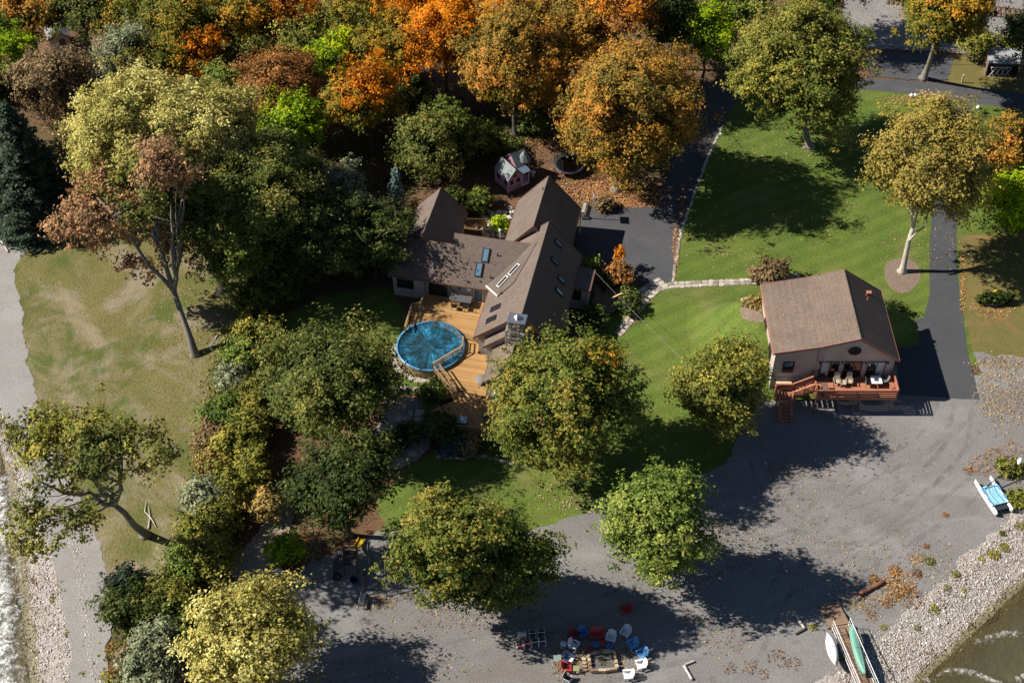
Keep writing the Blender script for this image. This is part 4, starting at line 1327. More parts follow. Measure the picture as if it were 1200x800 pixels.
ST = stones_mesh(10)
def stone(root, x, y, z, sx, sy, sz, name='stone', rz=None):
    o = link(name, ST[RNG.integers(len(ST))], root, (x, y, z), RNG.uniform(0, 6.28) if rz is None else rz)
    o.scale = (sx, sy, sz)
    return o
edge = thing('stone_edging', 'ring of flat stones laid in the grass round the foot of the pool', 'edging', (pc.x, pc.y, 0))
for k in range(30):
    a = math.radians(150 + k * 5.6)
    stone(edge, (PR + .38) * math.cos(a), (PR + .38) * math.sin(a), 0.01, .62, .5, .2, rz=a)
# flagstone paths and patios: each stone a piece
def flag_strip(name, label, path_px, width, n_across, z=0.02, size=0.5, jit=0.12, cat='path'):
    root = thing(name, label, cat, P(*path_px[0]))
    o = P(*path_px[0])
    pts = [P(*q) - o for q in path_px]
    base_poly = MB()
    acc = 0.0
    for a, b_ in zip(pts[:-1], pts[1:]):
        L = (b_ - a).length
        d = (b_ - a).normalized()
        nrm = Vector((-d.y, d.x, 0))
        base_poly.add([a + nrm * width / 2 + Vector((0, 0, z - .006)), a - nrm * width / 2 + Vector((0, 0, z - .006)), b_ - nrm * width / 2 + Vector((0, 0, z - .006)), b_ + nrm * width / 2 + Vector((0, 0, z - .006))], [(0, 1, 2, 3)])
        k = max(1, int(L / size))
        for i in range(k):
            for j in range(n_across):
                w_ = width / n_across
                q = a + d * (L * (i + .5 + RNG.normal(0, .08)) / k) + nrm * ((j + .5 - n_across / 2 + RNG.normal(0, .06)) * w_)
                stone(root, q.x, q.y, z, L / k * RNG.uniform(.85, 1.15), w_ * RNG.uniform(.85, 1.15), .10, 'flagstone', math.atan2(d.y, d.x) + RNG.normal(0, jit))
    base_poly.build('joint_bed', plain('joint_sand', (.22, .19, .15), 0.95), root)
    return root
flag_strip('stone_walkway', 'pale flagstone walkway curving across the lawn from the driveway to the lake house', [(724, 392), (734, 380), (746, 364), (758, 349), (772, 338), (790, 334), (830, 332), (880, 330), (905, 328), (938, 324)], 0.95, 2, 0.02, 0.55)
flag_strip('entry_path', 'short flagstone landing joining the parking court to the lawn walkway', [(744, 352), (760, 340), (778, 330)], 1.7, 3, 0.03, 0.6)
def flag_area(name, label, poly_px, size, z=0.02):
    o = P(*poly_px[0])
    root = thing(name, label, 'patio', o)
    poly = [P(*q)[:2] for q in poly_px]
    x0, x1 = min(p[0] for p in poly), max(p[0] for p in poly)
    y0, y1 = min(p[1] for p in poly), max(p[1] for p in poly)
    y, row = y0, 0
    while y < y1:
        x = x0 + (row % 2) * size * .5
        while x < x1:
            xx, yy = x + RNG.normal(0, size * .1), y + RNG.normal(0, size * .1)
            if in_poly(xx, yy, poly):
                stone(root, xx - o.x, yy - o.y, z, size * RNG.uniform(.6, 1.3), size * RNG.uniform(.6, 1.2), RNG.uniform(.08, .2), 'flagstone')
            x += size
        y += size * .88
        row += 1
flag_area('courtyard_patio', 'pale flagstone courtyard between the two rear wings of the main house', [(556, 262), (575, 246), (602, 243), (600, 258), (590, 276), (562, 281)], 0.85)
flag_area('stone_terrace', 'rough grey flagstone terrace below the pool among the shrubs', [(412, 545), (444, 512), (456, 490), (470, 486), (498, 480), (505, 498), (492, 526), (484, 540), (450, 554), (425, 560)], 0.8)
def boulder_row(name, label, path_px, s, h, rows=1, cat='wall'):
    o = P(*path_px[0])
    root = thing(name, label, cat, o)
    pts = [P(*q) - o for q in path_px]
    for a, b_ in zip(pts[:-1], pts[1:]):
        L = (b_ - a).length
        k = max(1, round(L / s))
        for i in range(k):
            for r_ in range(rows):
                q = a.lerp(b_, (i + .5 + .3 * (r_ % 2)) / k)
                d = b_ - a
                stone(root, q.x + RNG.normal(0, .04), q.y + RNG.normal(0, .04), r_ * h, s * 1.08, s * .75, h * 2.0, 'boulder', math.atan2(d.y, d.x) + RNG.normal(0, .1))
    return root
boulder_row('stone_retaining_wall', 'curved wall of long grey stone blocks between pool lawn and terrace', [(445, 463), (460, 459), (478, 458), (493, 460), (502, 468)], 0.85, .28, 2)
boulder_row('curved_stone_bench', 'short curved stone seat standing on the terrace', [(453, 468), (464, 467), (472, 472), (475, 482)], 0.6, .3, 2, 'seat')
boulder_row('stone_border', 'curved stone border of the planting bed below the pool deck', [(512, 535), (540, 537), (565, 534), (590, 540), (610, 546), (625, 545), (637, 539)], 0.5, .12)
boulder_row('driveway_edging', 'line of reddish edging stones along the right side of the main driveway', [(788, 330), (799, 270), (813, 228), (832, 178), (847, 148)], 0.45, .07, 1, 'edging')
bk_root = boulder_row('bed_edging', 'ring of small pale stones round the boxwood bed left of the lake house', [(884, 381), (871, 373), (866, 363), (873, 351)], 0.35, .1, 1, 'edging')
for ch_ in bk_root.children:
    wx, wy = ch_.location.x + bk_root.location.x, ch_.location.y + bk_root.location.y
    ch_.location.z += bank(wx, wy)

# ------------------------------------------------------------------ furniture helpers
C = lambda n, c, r=0.5: plain('paint_' + n, c, r, 0.12)
RED, BLUE, LBLUE, NAVY, CRIM = C('red', (.36, .035, .03)), C('blue', (.04, .13, .34)), C('light_blue', (.10, .32, .62)), C('navy', (.025, .06, .17)), C('crimson', (.22, .02, .03))
WHITE, PALE, TEAL, OLIVE, ORANGE = M_white, C('pale_blue', (.60, .66, .70)), C('grey_green', (.22, .29, .27)), C('olive_table', (.30, .30, .16)), C('orange_red', (.50, .10, .05))
BEIGE, CHAR = C('beige', (.46, .38, .28), .8), C('charcoal', (.05, .05, .055), .7)

def adirondack(label, loc, rz, mat, wide=1.0, group='chairs round the fire pit', seat_mat=None):
    """Fan-back lawn chair: slatted back and seat, broad arms, four legs. Faces -y."""
    r = thing('adirondack_chair', label, 'chair', loc, rz, group)
    w_ = 0.56 * wide
    for k in range(5):
        MB().box(0, -.32 + k * .115, .34 - k * .035, w_, .10, .025).build('seat_slat', seat_mat or mat, r)
    n = 5 if wide < 1.3 else 8
    for k in range(n):
        t = (k - (n - 1) / 2) / ((n - 1) / 2)
        h = .78 - .14 * t * t
        x0 = t * w_ * .38
        x1 = t * w_ * .52
        a, b_ = Vector((x0, .16, .20)), Vector((x1, .16 + h * .42, .20 + h * .9))
        MB().bar(a, b_, w_ / n * .98, .022).build('back_slat', mat, r)
    for s_ in (-1, 1):
        MB().box(s_ * (w_ / 2 + .07), -.05, .53, .15, .74, .028).build('arm', mat, r)
        MB().box(s_ * (w_ / 2 + .03), -.34, .26, .035, .10, .52).build('leg', mat, r)
        MB().bar((s_ * (w_ / 2 - .01), -.38, .33), (s_ * (w_ / 2 - .01), .42, .06), .03, .11).build('leg', mat, r)
    return r

def side_table(label, loc, rz, mat, s=.45, h=.45, group='small tables round the fire pit'):
    r = thing('side_table', label, 'table', loc, rz, group)
    for k in range(4):
        MB().box(0, (k - 1.5) * s / 4, h, s, s / 4 - .012, .03).build('top_slat', mat, r)
    for x in (-1, 1):
        for y in (-1, 1):
            MB().box(x * s * .42, y * s * .42, h / 2, .045, .045, h).build('leg', mat, r)
    return r

def patio_chair(label, loc, rz, frame, fabric, group, z=0, name='patio_chair'):
    r = thing(name, label, 'chair', (loc[0], loc[1], loc[2] + z), rz, group)
    MB().box(0, 0, .42, .5, .48, .05).build('seat', fabric, r)
    MB().box(0, .27, .74, .5, .04, .58, M=Matrix.Rotation(math.radians(-14), 3, 'X')).build('backrest', fabric, r)
    for s_ in (-1, 1):
        MB().tube([(s_ * .27, -.24, 0), (s_ * .27, -.24, .62), (s_ * .27, .22, .62)], .02, 6).build('arm', frame, r)
        MB().tube([(s_ * .27, .28, 0), (s_ * .27, .22, .62), (s_ * .27, .36, 1.02)], .02, 6).build('leg', frame, r)
    MB().tube([(-.27, .36, 1.02), (.27, .36, 1.02)], .02, 6).build('top_rail', frame, r)
    return r

D_ = math.radians
fp = P(706, 776)
def face(px, py):
    q = fp - P(px, py)
    return math.atan2(q.y, q.x) + math.pi / 2
adirondack('dark red lawn chair in shade, leftmost of the back row by fire pit', P(672, 746), face(672, 746), CRIM)
adirondack('royal blue lawn chair between two red chairs behind the fire pit', P(683, 744), face(683, 744) - .1, BLUE)
adirondack('wide dark red double lawn seat behind the fire pit', P(699.5, 746), D_(2), RED, 1.75)
adirondack('pale lawn chair right of the wide red seat', P(716, 749), face(716, 749) + .1, PALE)
adirondack('pale lawn chair farthest back on the right of the fire pit', P(733, 743), face(733, 743) + .1, PALE)
adirondack('bright blue lawn chair below the pale chair farthest back', P(741, 757), face(741, 757), LBLUE)
adirondack('bright blue lawn chair standing next to the upper white chair', P(752, 768), face(752, 768) + .3, LBLUE)
adirondack('white lawn chair right of the fire pit, upper of two', P(751, 781), face(751, 781) + .4, WHITE)
adirondack('white lawn chair right of the fire pit, nearest the camera', P(736, 793), face(736, 793) + .7, WHITE)
adirondack('pale lawn chair on the upper left of the fire pit', P(672, 758), face(672, 758), PALE)
adirondack('navy lawn chair with white seat left of the fire pit', P(666, 774), face(666, 774) - .5, NAVY, seat_mat=WHITE)
adirondack('red lawn chair left of the fire pit beside the olive table', P(664, 784), face(664, 784) - .3, RED)
adirondack('lone red lawn chair in tree shade well behind the others', P(734, 716), D_(-80), RED)
patio_chair('white and black chair at the lower left of the fire pit', P(665, 798), D_(60), WHITE, CHAR, 'chairs round the fire pit')
side_table('small dark red table left in front of the fire pit chairs', P(690, 764), D_(25), CRIM, .5)
side_table('small blue table in front of the wide red seat', P(698, 758), D_(5), BLUE, .5)
side_table('small bright red table in front of the wide red seat', P(705, 756), D_(4), RED, .45)
side_table('small blue table right in front of the pale chair', P(713.5, 760), D_(-20), BLUE, .5)
side_table('grey green table at the far left of the fire pit', P(653, 774), D_(3), TEAL, .62)
side_table('olive green table beside the red chair left of the fire pit', P(675, 786), D_(-4), OLIVE, .5)
side_table('orange red stool left of the red lawn chair', P(658, 779), D_(10), ORANGE, .4)
bk = thing('round_stool', 'pale round stool at the left end of the chair circle', 'stool', P(660, 757))
MB().lathe([(0, .42), (.26, .42), (.27, .46), (.25, .48), (0, .485)], 20).build('seat', PALE, bk, True)
for k in range(3):
    a = 2.1 * k
    MB().tube([(.2 * math.cos(a), .2 * math.sin(a), .42), (.25 * math.cos(a), .25 * math.sin(a), 0)], .025, 6).build('leg', PALE, bk)
MB().lathe([(.24, .1), (.25, .13), (.22, .13)], 16, cap=False).build('ring', PALE, bk)
gp = 'striped chairs parked together under the maple'
for i, (px, py, rz, f_, lb) in enumerate(((612, 746, 5, PALE, 'folding chair with pale seat, back left of the parked set'), (624, 745, 2, CHAR, 'dark folding chair, back middle of the parked set'), (634, 744, 0, CHAR, 'dark folding chair, back right of the parked set'),
        (609, 760, 12, CRIM, 'white framed folding chair at the front left corner of the parked set'), (618, 757, 8, CRIM, 'folding chair with reddish seat, second from left in the parked front row'), (627, 755, 5, CHAR, 'dark folding chair, third from left in the parked front row'), (635.5, 754, 4, CHAR, 'folding chair at the right end of the parked front row'))):
    patio_chair(lb, P(px, py), D_(rz + 180), WHITE, f_, gp, name='folding_chair')
# fire pit of rough blocks
pit = thing('fire_pit', 'rectangular fire pit of tan stone blocks on the gravel', 'fire pit', fp, D_(6))
pw, pd = 2.15, 1.75
per = []
for i in range(7):
    for s_ in (-1, 1):
        per.append((-pw / 2 + (i + .5) * pw / 7, s_ * (pd / 2 - .08 * abs(i - 3) / 3), 0))
for i in range(4):
    for s_ in (-1, 1):
        per.append((s_ * pw / 2, -pd / 2 + .3 + i * (pd - .6) / 3, math.pi / 2))
M_block = tint_mat('fire_block', [(0.0, (.22, .15, .10)), (0.5, (.36, .27, .19)), (1.0, (.50, .40, .30))], 0.9)
blk = []
for k in range(4):
    me = MB().box(0, 0, .1, .33, .24, .2, taper=.93).mesh('block', M_block)
    at = me.attributes.new('tint', 'FLOAT', 'FACE')
    at.data.foreach_set('value', [k / 3.2] * len(me.polygons))
    blk.append(me)
for x, y, rz in per:
    for c_ in range(2):
        link('block', blk[RNG.integers(4)], pit, (x + RNG.normal(0, .015), y + RNG.normal(0, .015), c_ * .2), rz + RNG.normal(0, .05))
MB().box(0, 0, .05, pw - .2, pd - .2, .1).build('ash_bed', ground_mat('ash', [(0.3, (.06, .055, .05)), (0.6, (.16, .15, .14)), (.8, (.34, .33, .31))], 2.0), pit)
for k in range(5):
    a = RNG.uniform(0, 3.1)
    MB().tube([(-.35 * math.cos(a), -.35 * math.sin(a), .14), (.35 * math.cos(a), .35 * math.sin(a), .16 + .05 * k / 5)], .05, 6).build('charred_log', plain('char_wood', (.10, .085, .07), .95, .4), pit)
for k in range(4):
    me = link('block', blk[k], pit, (-pw / 2 - .45 + .02 * k, -.6 + k * .33, 0), RNG.uniform(-.3, .3))
# stray timbers
def timber(name, label, a, b_, w_, mat, z=.12, cat='log'):
    A_, B_ = P(*a), P(*b_)
    o = A_.copy()
    r = thing(name, label, cat, o)
    d = B_ - A_
    n = 6
    rg = np.random.default_rng(int(a[0]))
    MB().tube([tuple(d * (i / n) + Vector((rg.normal(0, .02), rg.normal(0, .02), z))) for i in range(n + 1)], [w_ * rg.uniform(.85, 1.1) for _ in range(n + 1)], 8).build('log', mat, r, True)
    return r
M_drift = plain('driftwood', (.46, .42, .37), .9, .3, bmp=.4)
M_rust = plain('rotten_log', (.20, .085, .045), .95, .4, bmp=.5)
t1 = timber('parking_timber', 'bleached corner timber lying near the dock on the gravel', (932, 721), (943, 737), .12, M_drift)
MB().tube([tuple(P(943, 737) - P(932, 721) + Vector((0, 0, .12))), tuple(P(932, 743) - P(932, 721) + Vector((0, 0, .1)))], .1, 8).build('log', plain('dark_wood', (.09, .075, .06)), t1)
t2 = timber('parking_timber', 'bleached L-shaped timber at the bottom edge right of the white chairs', (801, 780), (811, 797), .12, M_drift)
MB().tube([tuple(P(803, 779) - P(801, 780) + Vector((0, 0, .12))), tuple(P(813, 775) - P(801, 780) + Vector((0, 0, .12)))], .09, 8).build('log', M_drift, t2)
timber('rotten_log', 'reddish rotten log lying on the shore right of the dock', (1007, 697), (1035, 683), .2, M_rust, .15)
timber('driftwood_branch', 'bleached driftwood stick on the gravel track at far left', (2, 283), (10, 296), .1, M_drift, .08)
br = thing('fallen_branch', 'bleached forked branch lying on the left lawn beside the leaning tree', 'branch', P(174, 620))
o_ = P(174, 620)
for pts in (((174, 620), (176, 606), (174, 594)), ((176, 606), (180, 612), (183, 618)), ((176, 606), (170, 600), (171, 588))):
    MB().tube([tuple(P(*q) - o_ + Vector((0, 0, .1))) for q in pts], [.07, .05, .02], 6).build('branch_piece', M_drift, br)
timber('drift_log', 'small weathered log on the lawn beneath the two-stemmed tree', (252, 398), (256, 392), .06, M_drift, .06)

# ------------------------------------------------------------------ dock with hanging canoes
dk0, dk1 = P(983, 737), P(1024, 832)
dd = (dk1 - dk0)
DL = dd.length
dang = math.atan2(dd.y, dd.x)
dock = thing('gangway_dock', 'brown plank gangway with aluminium truss railings leading into the lake', 'dock', dk0, dang)
M_plank = wood_mat('dock_plank', (.24, .16, .11), 'Y', .35)
DKZ = .55
pk = [MB().box(0, 0, 0, .19, 1.5, .045).mesh('plank', M_plank) for _ in range(1)][0]
k = 0
while k * .205 < DL:
    o = link('plank', pk, dock, (k * .205 + .1, RNG.normal(0, .01), DKZ + RNG.normal(0, .004)), RNG.normal(0, .01))
    k += 1
for y in (-.62, .62):
    MB().bar((0, y, DKZ - .12), (DL, y, DKZ - .12), .08, .18).build('beam', M_plank, dock)
    for z, r_ in ((DKZ + .08, .03), (DKZ + .95, .035), (DKZ + .5, .022)):
        MB().tube([(0, y * 1.16, z), (DL, y * 1.16, z)], r_, 6).build('truss_rail', M_alu, dock)
    n = int(DL / .75)
    for i in range(n + 1):
        MB().tube([(i * DL / n, y * 1.16, DKZ + .08), (i * DL / n, y * 1.16, DKZ + .95)], .025, 5).build('truss_post', M_alu, dock)
    for i in range(n):
        MB().tube([(i * DL / n, y * 1.16, DKZ + .95 * (i % 2) + .08 * (1 - i % 2)), ((i + 1) * DL / n, y * 1.16, DKZ + .95 * ((i + 1) % 2) + .08 * (i % 2))], .018, 5).build('truss_brace', M_alu, dock)
for x in (2.5, 5.5, 8.0):
    for y in (-.6, .6):
        MB().tube([(x, y, -1.6), (x, y, DKZ)], .06, 8).build('piling', M_alu, dock)
ramp_o = thing('shore_ramp', 'worn brown plank ramp where the dock meets the gravel', 'ramp', dk0, dang)
for k in range(11):
    x = -2.35 + k * .215
    MB().box(x, RNG.normal(0, .01), .12 + .4 * (k / 11), .2, 1.75, .05, M=Matrix.Rotation(-.17, 3, 'Y')).build('plank', M_plank, ramp_o)
for y in (-.8, .8):
    MB().bar((-2.45, y, .03), (-.05, y, .42), .09, .14).build('side_beam', plain('dark_beam', (.05, .042, .036)), ramp_o)
MB().box(.02, 0, .42, .12, 2.1, .12).build('cross_beam', plain('dark_beam', (.05, .042, .036)), ramp_o)

def canoe(label, px_a, px_b, z, mat, wd, tilt, inner, grp='boats slung on the dock'):
    A_, B_ = P(*px_a, z), P(*px_b, z)
    L = (B_ - A_).length
    r = thing('canoe', label, 'canoe', (A_ + B_) * .5, math.atan2((B_ - A_).y, (B_ - A_).x), grp)
    n, m = 22, 10
    vs = []
    for i in range(n + 1):
        t = i / n * 2 - 1
        hw = wd * max(.012, (1 - abs(t) ** 2.1)) ** .8
        rise = .14 * abs(t) ** 3
        for j in range(m + 1):
            a = math.pi * j / m
            vs.append(Vector((t * L / 2, math.cos(a) * hw, math.sin(a) ** .75 * .36 - rise)))
    R = Matrix.Rotation(tilt, 3, 'X')
    vs = [R @ v_ for v_ in vs]
    fs = [(i * (m + 1) + j, i * (m + 1) + j + 1, (i + 1) * (m + 1) + j + 1, (i + 1) * (m + 1) + j) for i in range(n) for j in range(m)]
    o = MB().add(vs, fs).build('hull', mat, r, True)
    mod = o.modifiers.new('thickness', 'SOLIDIFY')
    mod.thickness = .03
    for j in (0, m):
        MB().tube([vs[i * (m + 1) + j] for i in range(n + 1)], .025, 5).build('gunwale', inner, r, True)
    MB().tube([vs[i * (m + 1) + m // 2] * 1.01 for i in range(n + 1)], .018, 5).build('keel', inner, r, True)
    MB().tube([(R @ Vector((0, wd * math.cos(a), .40 * math.sin(a) + .005))) for a in [math.pi * q / 8 for q in range(9)]], .012, 4).build('strap', CHAR, r)
    for x in (-.2, .2):
        q = R @ Vector((x * L, 0, .02))
        MB().bar(R @ Vector((x * L, -wd * .85, .02)), R @ Vector((x * L, wd * .85, .02)), .05, .03).build('thwart', inner, r)
    return r
canoe('white canoe slung upside down along the left side of the dock', (970, 741), (980, 779), 1.0, M_white, .42, D_(24), plain('rub_grey', (.5, .5, .52)))
canoe('green canoe slung upside down along the right side of the dock', (997, 733), (1012, 790), 1.0, C('canoe_green', (.14, .33, .27)), .46, D_(-28), C('canoe_rim', (.28, .46, .42)))

# ------------------------------------------------------------------ catamaran on the grass at the right edge
ca, cb = P(1142, 564, .3), P(1168, 603, .3)
cat_o = thing('beach_catamaran', 'small catamaran with white hulls, light blue deck and lowered mast on shore', 'catamaran', (ca + cb) * .5 * 1.0, math.atan2((ca - cb).y, (ca - cb).x))
cat_o.location.z = 0
CL = (ca - cb).length
M_hull = plain('hull_white', (.84, .84, .85), .3, .04)
for s_ in (0, 1):
    n = 16
    vs = []
    for i in range(n + 1):
        t = i / n
        hw = .2 * min(1, (t / .06 + .5)) * (1 - max(0, (t - .55) / .45) ** 2 * .88)
        for j in range(8):
            a = 2 * math.pi * j / 8
            vs.append(((t - .5) * CL, s_ * -1.55 + math.cos(a) * hw, .34 + math.sin(a) * .27 + .12 * max(0, t - .6)))
    fs = [(i * 8 + j, i * 8 + (j + 1) % 8, (i + 1) * 8 + (j + 1) % 8, (i + 1) * 8 + j) for i in range(n) for j in range(8)] + [tuple(reversed(range(8))), tuple(n * 8 + j for j in range(8))]
    h_ = MB().add(vs, fs).build('hull', M_hull, cat_o, True)
    for x in (-.5, .55):
        MB().box(x, s_ * -1.55, .64, .55, .22, .03).build('hatch', LBLUE, h_)
M_tramp = ground_mat('tramp_blue', [(0.3, (.14, .42, .60)), (.55, (.22, .54, .72)), (.8, (.36, .66, .80))], 1.2, [(.45, .70, .82), (.08, .26, .42)], 3.0, bmp=.3)
MB().box(-.1, -.78, .60, CL * .56, 1.22, .03).build('trampoline', M_tramp, cat_o)
for x in (-CL * .3, CL * .2):
    MB().tube([(x, .1, .6), (x, -1.65, .6)], .05, 8).build('crossbeam', M_dark, cat_o)
MB().box(-CL * .36, -.78, .5, .55, 1.1, .08).build('rear_tray', C('tray', (.03, .035, .045)), cat_o)
for k in range(4):
    y = -.3 - .3 * k
    MB().tube([(CL * .18, y, .63), (0.1, y + .15, .635), (-CL * .26, y - .05, .63)], .02, 5).build('rope', NAVY if k % 2 else plain('rope', (.45, .40, .33)), cat_o)
inv = Matrix.Rotation(-cat_o.rotation_euler[2], 3, 'Z')
def loc_c(px, py, z):
    return inv @ (P(px, py, z) - cat_o.location)
ms, me_ = loc_c(1157, 569, .66), loc_c(1193, 541, 1.5)
MB().tube([ms, me_], [.055, .05], 8).build('mast', M_dark, cat_o)
MB().lathe([(0, -.38), (.12, -.3), (.24, 0), (.12, .3), (0, .38)], 14).build('mast_float', M_white, cat_o, True, loc=loc_c(1195, 540, 1.55)).rotation_euler = (1.2, .3, .6)
for q in ((1162, 575), (1150, 585)):
    MB().tube([ms, loc_c(*q, .62)], .015, 4).build('stay', M_dark, cat_o)
stay = MB().tube([loc_c(1183, 579, .5), loc_c(1210, 584, .05)], .03, 5).build('anchor_line', M_dark, cat_o)

# ------------------------------------------------------------------ furniture on the two decks
def round_or_square_table(name, label, loc, rz, top, legm, s, h, group=None, centre=None):
    r = thing(name, label, 'table', loc, rz, group)
    MB().box(0, 0, h, s[0], s[1], .05).build('top', top, r)
    for x in (-1, 1):
        for y in (-1, 1):
            MB().box(x * (s[0] / 2 - .07), y * (s[1] / 2 - .07), h / 2, .07, .07, h).build('leg', legm, r)
    if centre:
        MB().box(0, 0, h + .035, s[0] * .42, s[1] * .42, .03).build('burner', centre, r)
    return r
z2 = lambda px, py: P(px, py, DZ)
for px, lb in ((979.5, 'beige cushioned rocker, left of two on the red deck'), (994, 'beige cushioned rocker, right of two on the red deck')):
    r = thing('rocking_chair', lb, 'chair', z2(px, 450), D_(-4), 'rockers on the red deck')
    MB().box(0, -.03, .42, .54, .52, .12).build('seat', BEIGE, r)
    MB().box(0, .33, .82, .52, .13, .78, M=Matrix.Rotation(D_(-16), 3, 'X')).build('backrest', BEIGE, r)
    MB().box(0, .47, 1.16, .34, .14, .16).build('head_cushion', BEIGE, r)
    for s_ in (-1, 1):
        MB().box(s_ * .31, 0, .62, .08, .6, .04).build('arm', plain('teak', (.30, .20, .12)), r)
        MB().tube([(s_ * .29, -.45, .12), (s_ * .29, -.2, .03), (s_ * .29, .2, .03), (s_ * .29, .55, .14)], .025, 6).build('rocker', plain('teak', (.30, .20, .12)), r)
        for y in (-.22, .24):
            MB().box(s_ * .3, y, .32, .045, .045, .6).build('leg', plain('teak', (.30, .20, .12)), r)
round_or_square_table('coffee_table', 'small beige table between the two rockers', z2(987, 451.5), 0, BEIGE, BEIGE, (.5, .6), .45)
round_or_square_table('fire_table', 'white square fire table with black burner on the red deck', z2(1025.5, 450), 0, M_white, CHAR, (1.0, 1.0), .62, None, CHAR)
for px, py, rz, lb in ((1025, 443, 0, 'dark mesh chair behind the white fire table'), (1016.5, 452, 88, 'dark mesh chair left of the white fire table'), (1036, 449, -80, 'dark mesh chair right of the white fire table')):
    patio_chair(lb, P(px, py, DZ), D_(rz), M_dark, C('mesh_grey', (.16, .155, .16), .7), 'chairs on the red deck')
patio_chair('dark reclining chair beside the stair head of the red deck', z2(962, 443), D_(70), M_dark, CHAR, 'chairs on the red deck')
gr_ = thing('deck_box', 'dark storage box in the front left corner of the red deck', 'box', z2(966, 458))
MB().box(0, 0, .3, .5, .9, .6).build('body', C('box_brown', (.12, .07, .055)), gr_)
MB().box(0, 0, .62, .56, .96, .05).build('lid', C('box_lid', (.16, .10, .08)), gr_)
hz_ = thing('hose_reel', 'coiled garden hose hanging on the red deck railing corner', 'hose', z2(961.5, 464) + Vector((0, -.15, .35)))
MB().tube([(.22 * math.cos(k * .45), -.02 * (k % 3), .22 * math.sin(k * .45)) for k in range(44)], .022, 5).build('coil', M_dark, hz_)

zp = lambda px, py: P(px, py, PDZ)
dt = round_or_square_table('dining_table', 'dark patio dining table against the house wall on the pool deck', zp(541, 356), HA, C('table_grey', (.10, .10, .11), .3), M_black, (2.1, 1.0), .74)
for px, py, rz, lb in ((530, 352, 180, 'grey cushioned chair at left behind the dark dining table'), (541, 351, 180, 'grey cushioned chair in the middle behind the dark dining table'), (552, 352, 180, 'grey cushioned chair at right behind the dark dining table'),
                       (533, 362, 0, 'dark chair in front of the dining table, left one'), (546, 363, 0, 'dark chair in front of the dining table, right one')):
    patio_chair(lb, zp(px, py), HA + D_(rz + 180), M_black, C('cushion_grey', (.20, .20, .20), .8) if rz else CHAR, 'dining chairs on the pool deck')
gl = thing('barbecue_grill', 'dark gas grill with shiny lid at the corner of the pool deck', 'grill', P(583, 462, PDZ), HA + D_(90))
MB().box(0, 0, .42, 1.1, .55, .84).build('cabinet', M_black, gl)
MB().tube([(-.55, 0, .9), (.55, 0, .9)], .3, 14).build('lid', M_steel, gl, True)
MB().box(.78, 0, .84, .42, .5, .04).build('side_shelf', M_steel, gl)
MB().box(-.78, 0, .84, .42, .5, .04).build('side_shelf', M_steel, gl)
MB().tube([(-.4, -.34, .95), (.4, -.34, .95)], .02, 6).build('handle', M_steel, gl)
rt = thing('round_table', 'round grey table half hidden under the eave beside the grill', 'table', P(564.5, 450, PDZ))
MB().lathe([(0, .70), (.62, .70), (.64, .72), (.62, .745), (0, .75)], 28).build('top', C('round_grey', (.20, .175, .165), .7), rt, True)
MB().lathe([(.3, 0), (.28, .04), (.05, .06), (.05, .70)], 16).build('pedestal', M_black, rt, True)
fb = thing('fire_bowl_table', 'small table with pale blue top on the lower deck', 'table', P(542, 496, PDZ - .15), HA)
MB().box(0, 0, .28, .7, .7, .5, taper=1.15).build('base', CHAR, fb)
MB().box(0, 0, .56, .86, .86, .06).build('top', C('ice_blue', (.42, .52, .60), .3), fb)
MB().lathe([(.0, .60), (.2, .60), (.22, .66), (.18, .66), (0, .62)], 16).build('bowl', M_white, fb, True)
patio_chair('dark wicker chair on the lower deck beside the big maple', P(569, 492, PDZ - .15), D_(-70), M_black, C('wicker', (.13, .10, .08), .8), 'chairs on the lower deck')
patio_chair('dark wicker chair at the front edge of the lower deck', P(577, 498, PDZ - .15), D_(-140), M_black, C('wicker', (.13, .10, .08), .8), 'chairs on the lower deck')
for px, py, lb in ((520, 489, 'dark planter pot at the left corner of the lower deck'), (533, 500, 'dark planter pot at the front corner of the lower deck')):
    pt = thing('planter_pot', lb, 'planter', P(px, py, PDZ - .15), 0, 'planters on the lower deck')
    MB().lathe([(.18, 0), (.26, .38), (.29, .40), (.29, .45), (.24, .45), (.23, .38)], 16, cap=False).build('pot', CHAR, pt, True)
    MB().lathe([(0, .39), (.23, .39)], 12).build('soil', M_mulch, pt)

# entry deck and small fence by the porch
en = thing('entry_deck', 'low weathered wooden entry deck beside the porch', 'deck', (0, 0, 0), HA)
boards(en, hl2([(697, 332), (722, 334), (735, 352), (718, 366), (693, 366)], .35), .33, math.radians(90), .145, wood_mat('grey_boards', (.17, .125, .075), 'X', .3))
bd = hl2([(715.5, 356), (735, 347)], .35)
MB().bar((*bd[0], 1.15), (*bd[1], 1.15), .16, .05).build('rail_board', plain('bright_wood', (.62, .42, .18)), en)
for q in bd:
    MB().box(q[0], q[1], .6, .09, .09, 1.15).build('rail_post', M_deck_wood, en)
gw = thing('courtyard_gate', 'low brown board fence closing the courtyard by the rear wing', 'fence', HL(546, 270, 0).to_3d() * 0 + P(546, 270))
o_ = P(546, 270)
for a, b_ in (((546, 266), (571, 266)), ((571, 266), (565, 281))):
    A_, B_ = P(*a) - o_, P(*b_) - o_
    k = max(2, int((B_ - A_).length / .16))
    for i in range(k):
        q = A_.lerp(B_, (i + .5) / k)
        d = B_ - A_
        MB().box(q.x, q.y, .6, .145, .03, 1.2 + RNG.normal(0, .01), rz=math.atan2(d.y, d.x)).build('board', M_deck_wood, gw)
lp = thing('garden_lamp', 'white garden lamp post in the courtyard beside the garage wing', 'lamp', P(586, 281))
MB().tube([(0, 0, 0), (0, 0, 1.2)], .04, 8).build('post', M_white, lp)
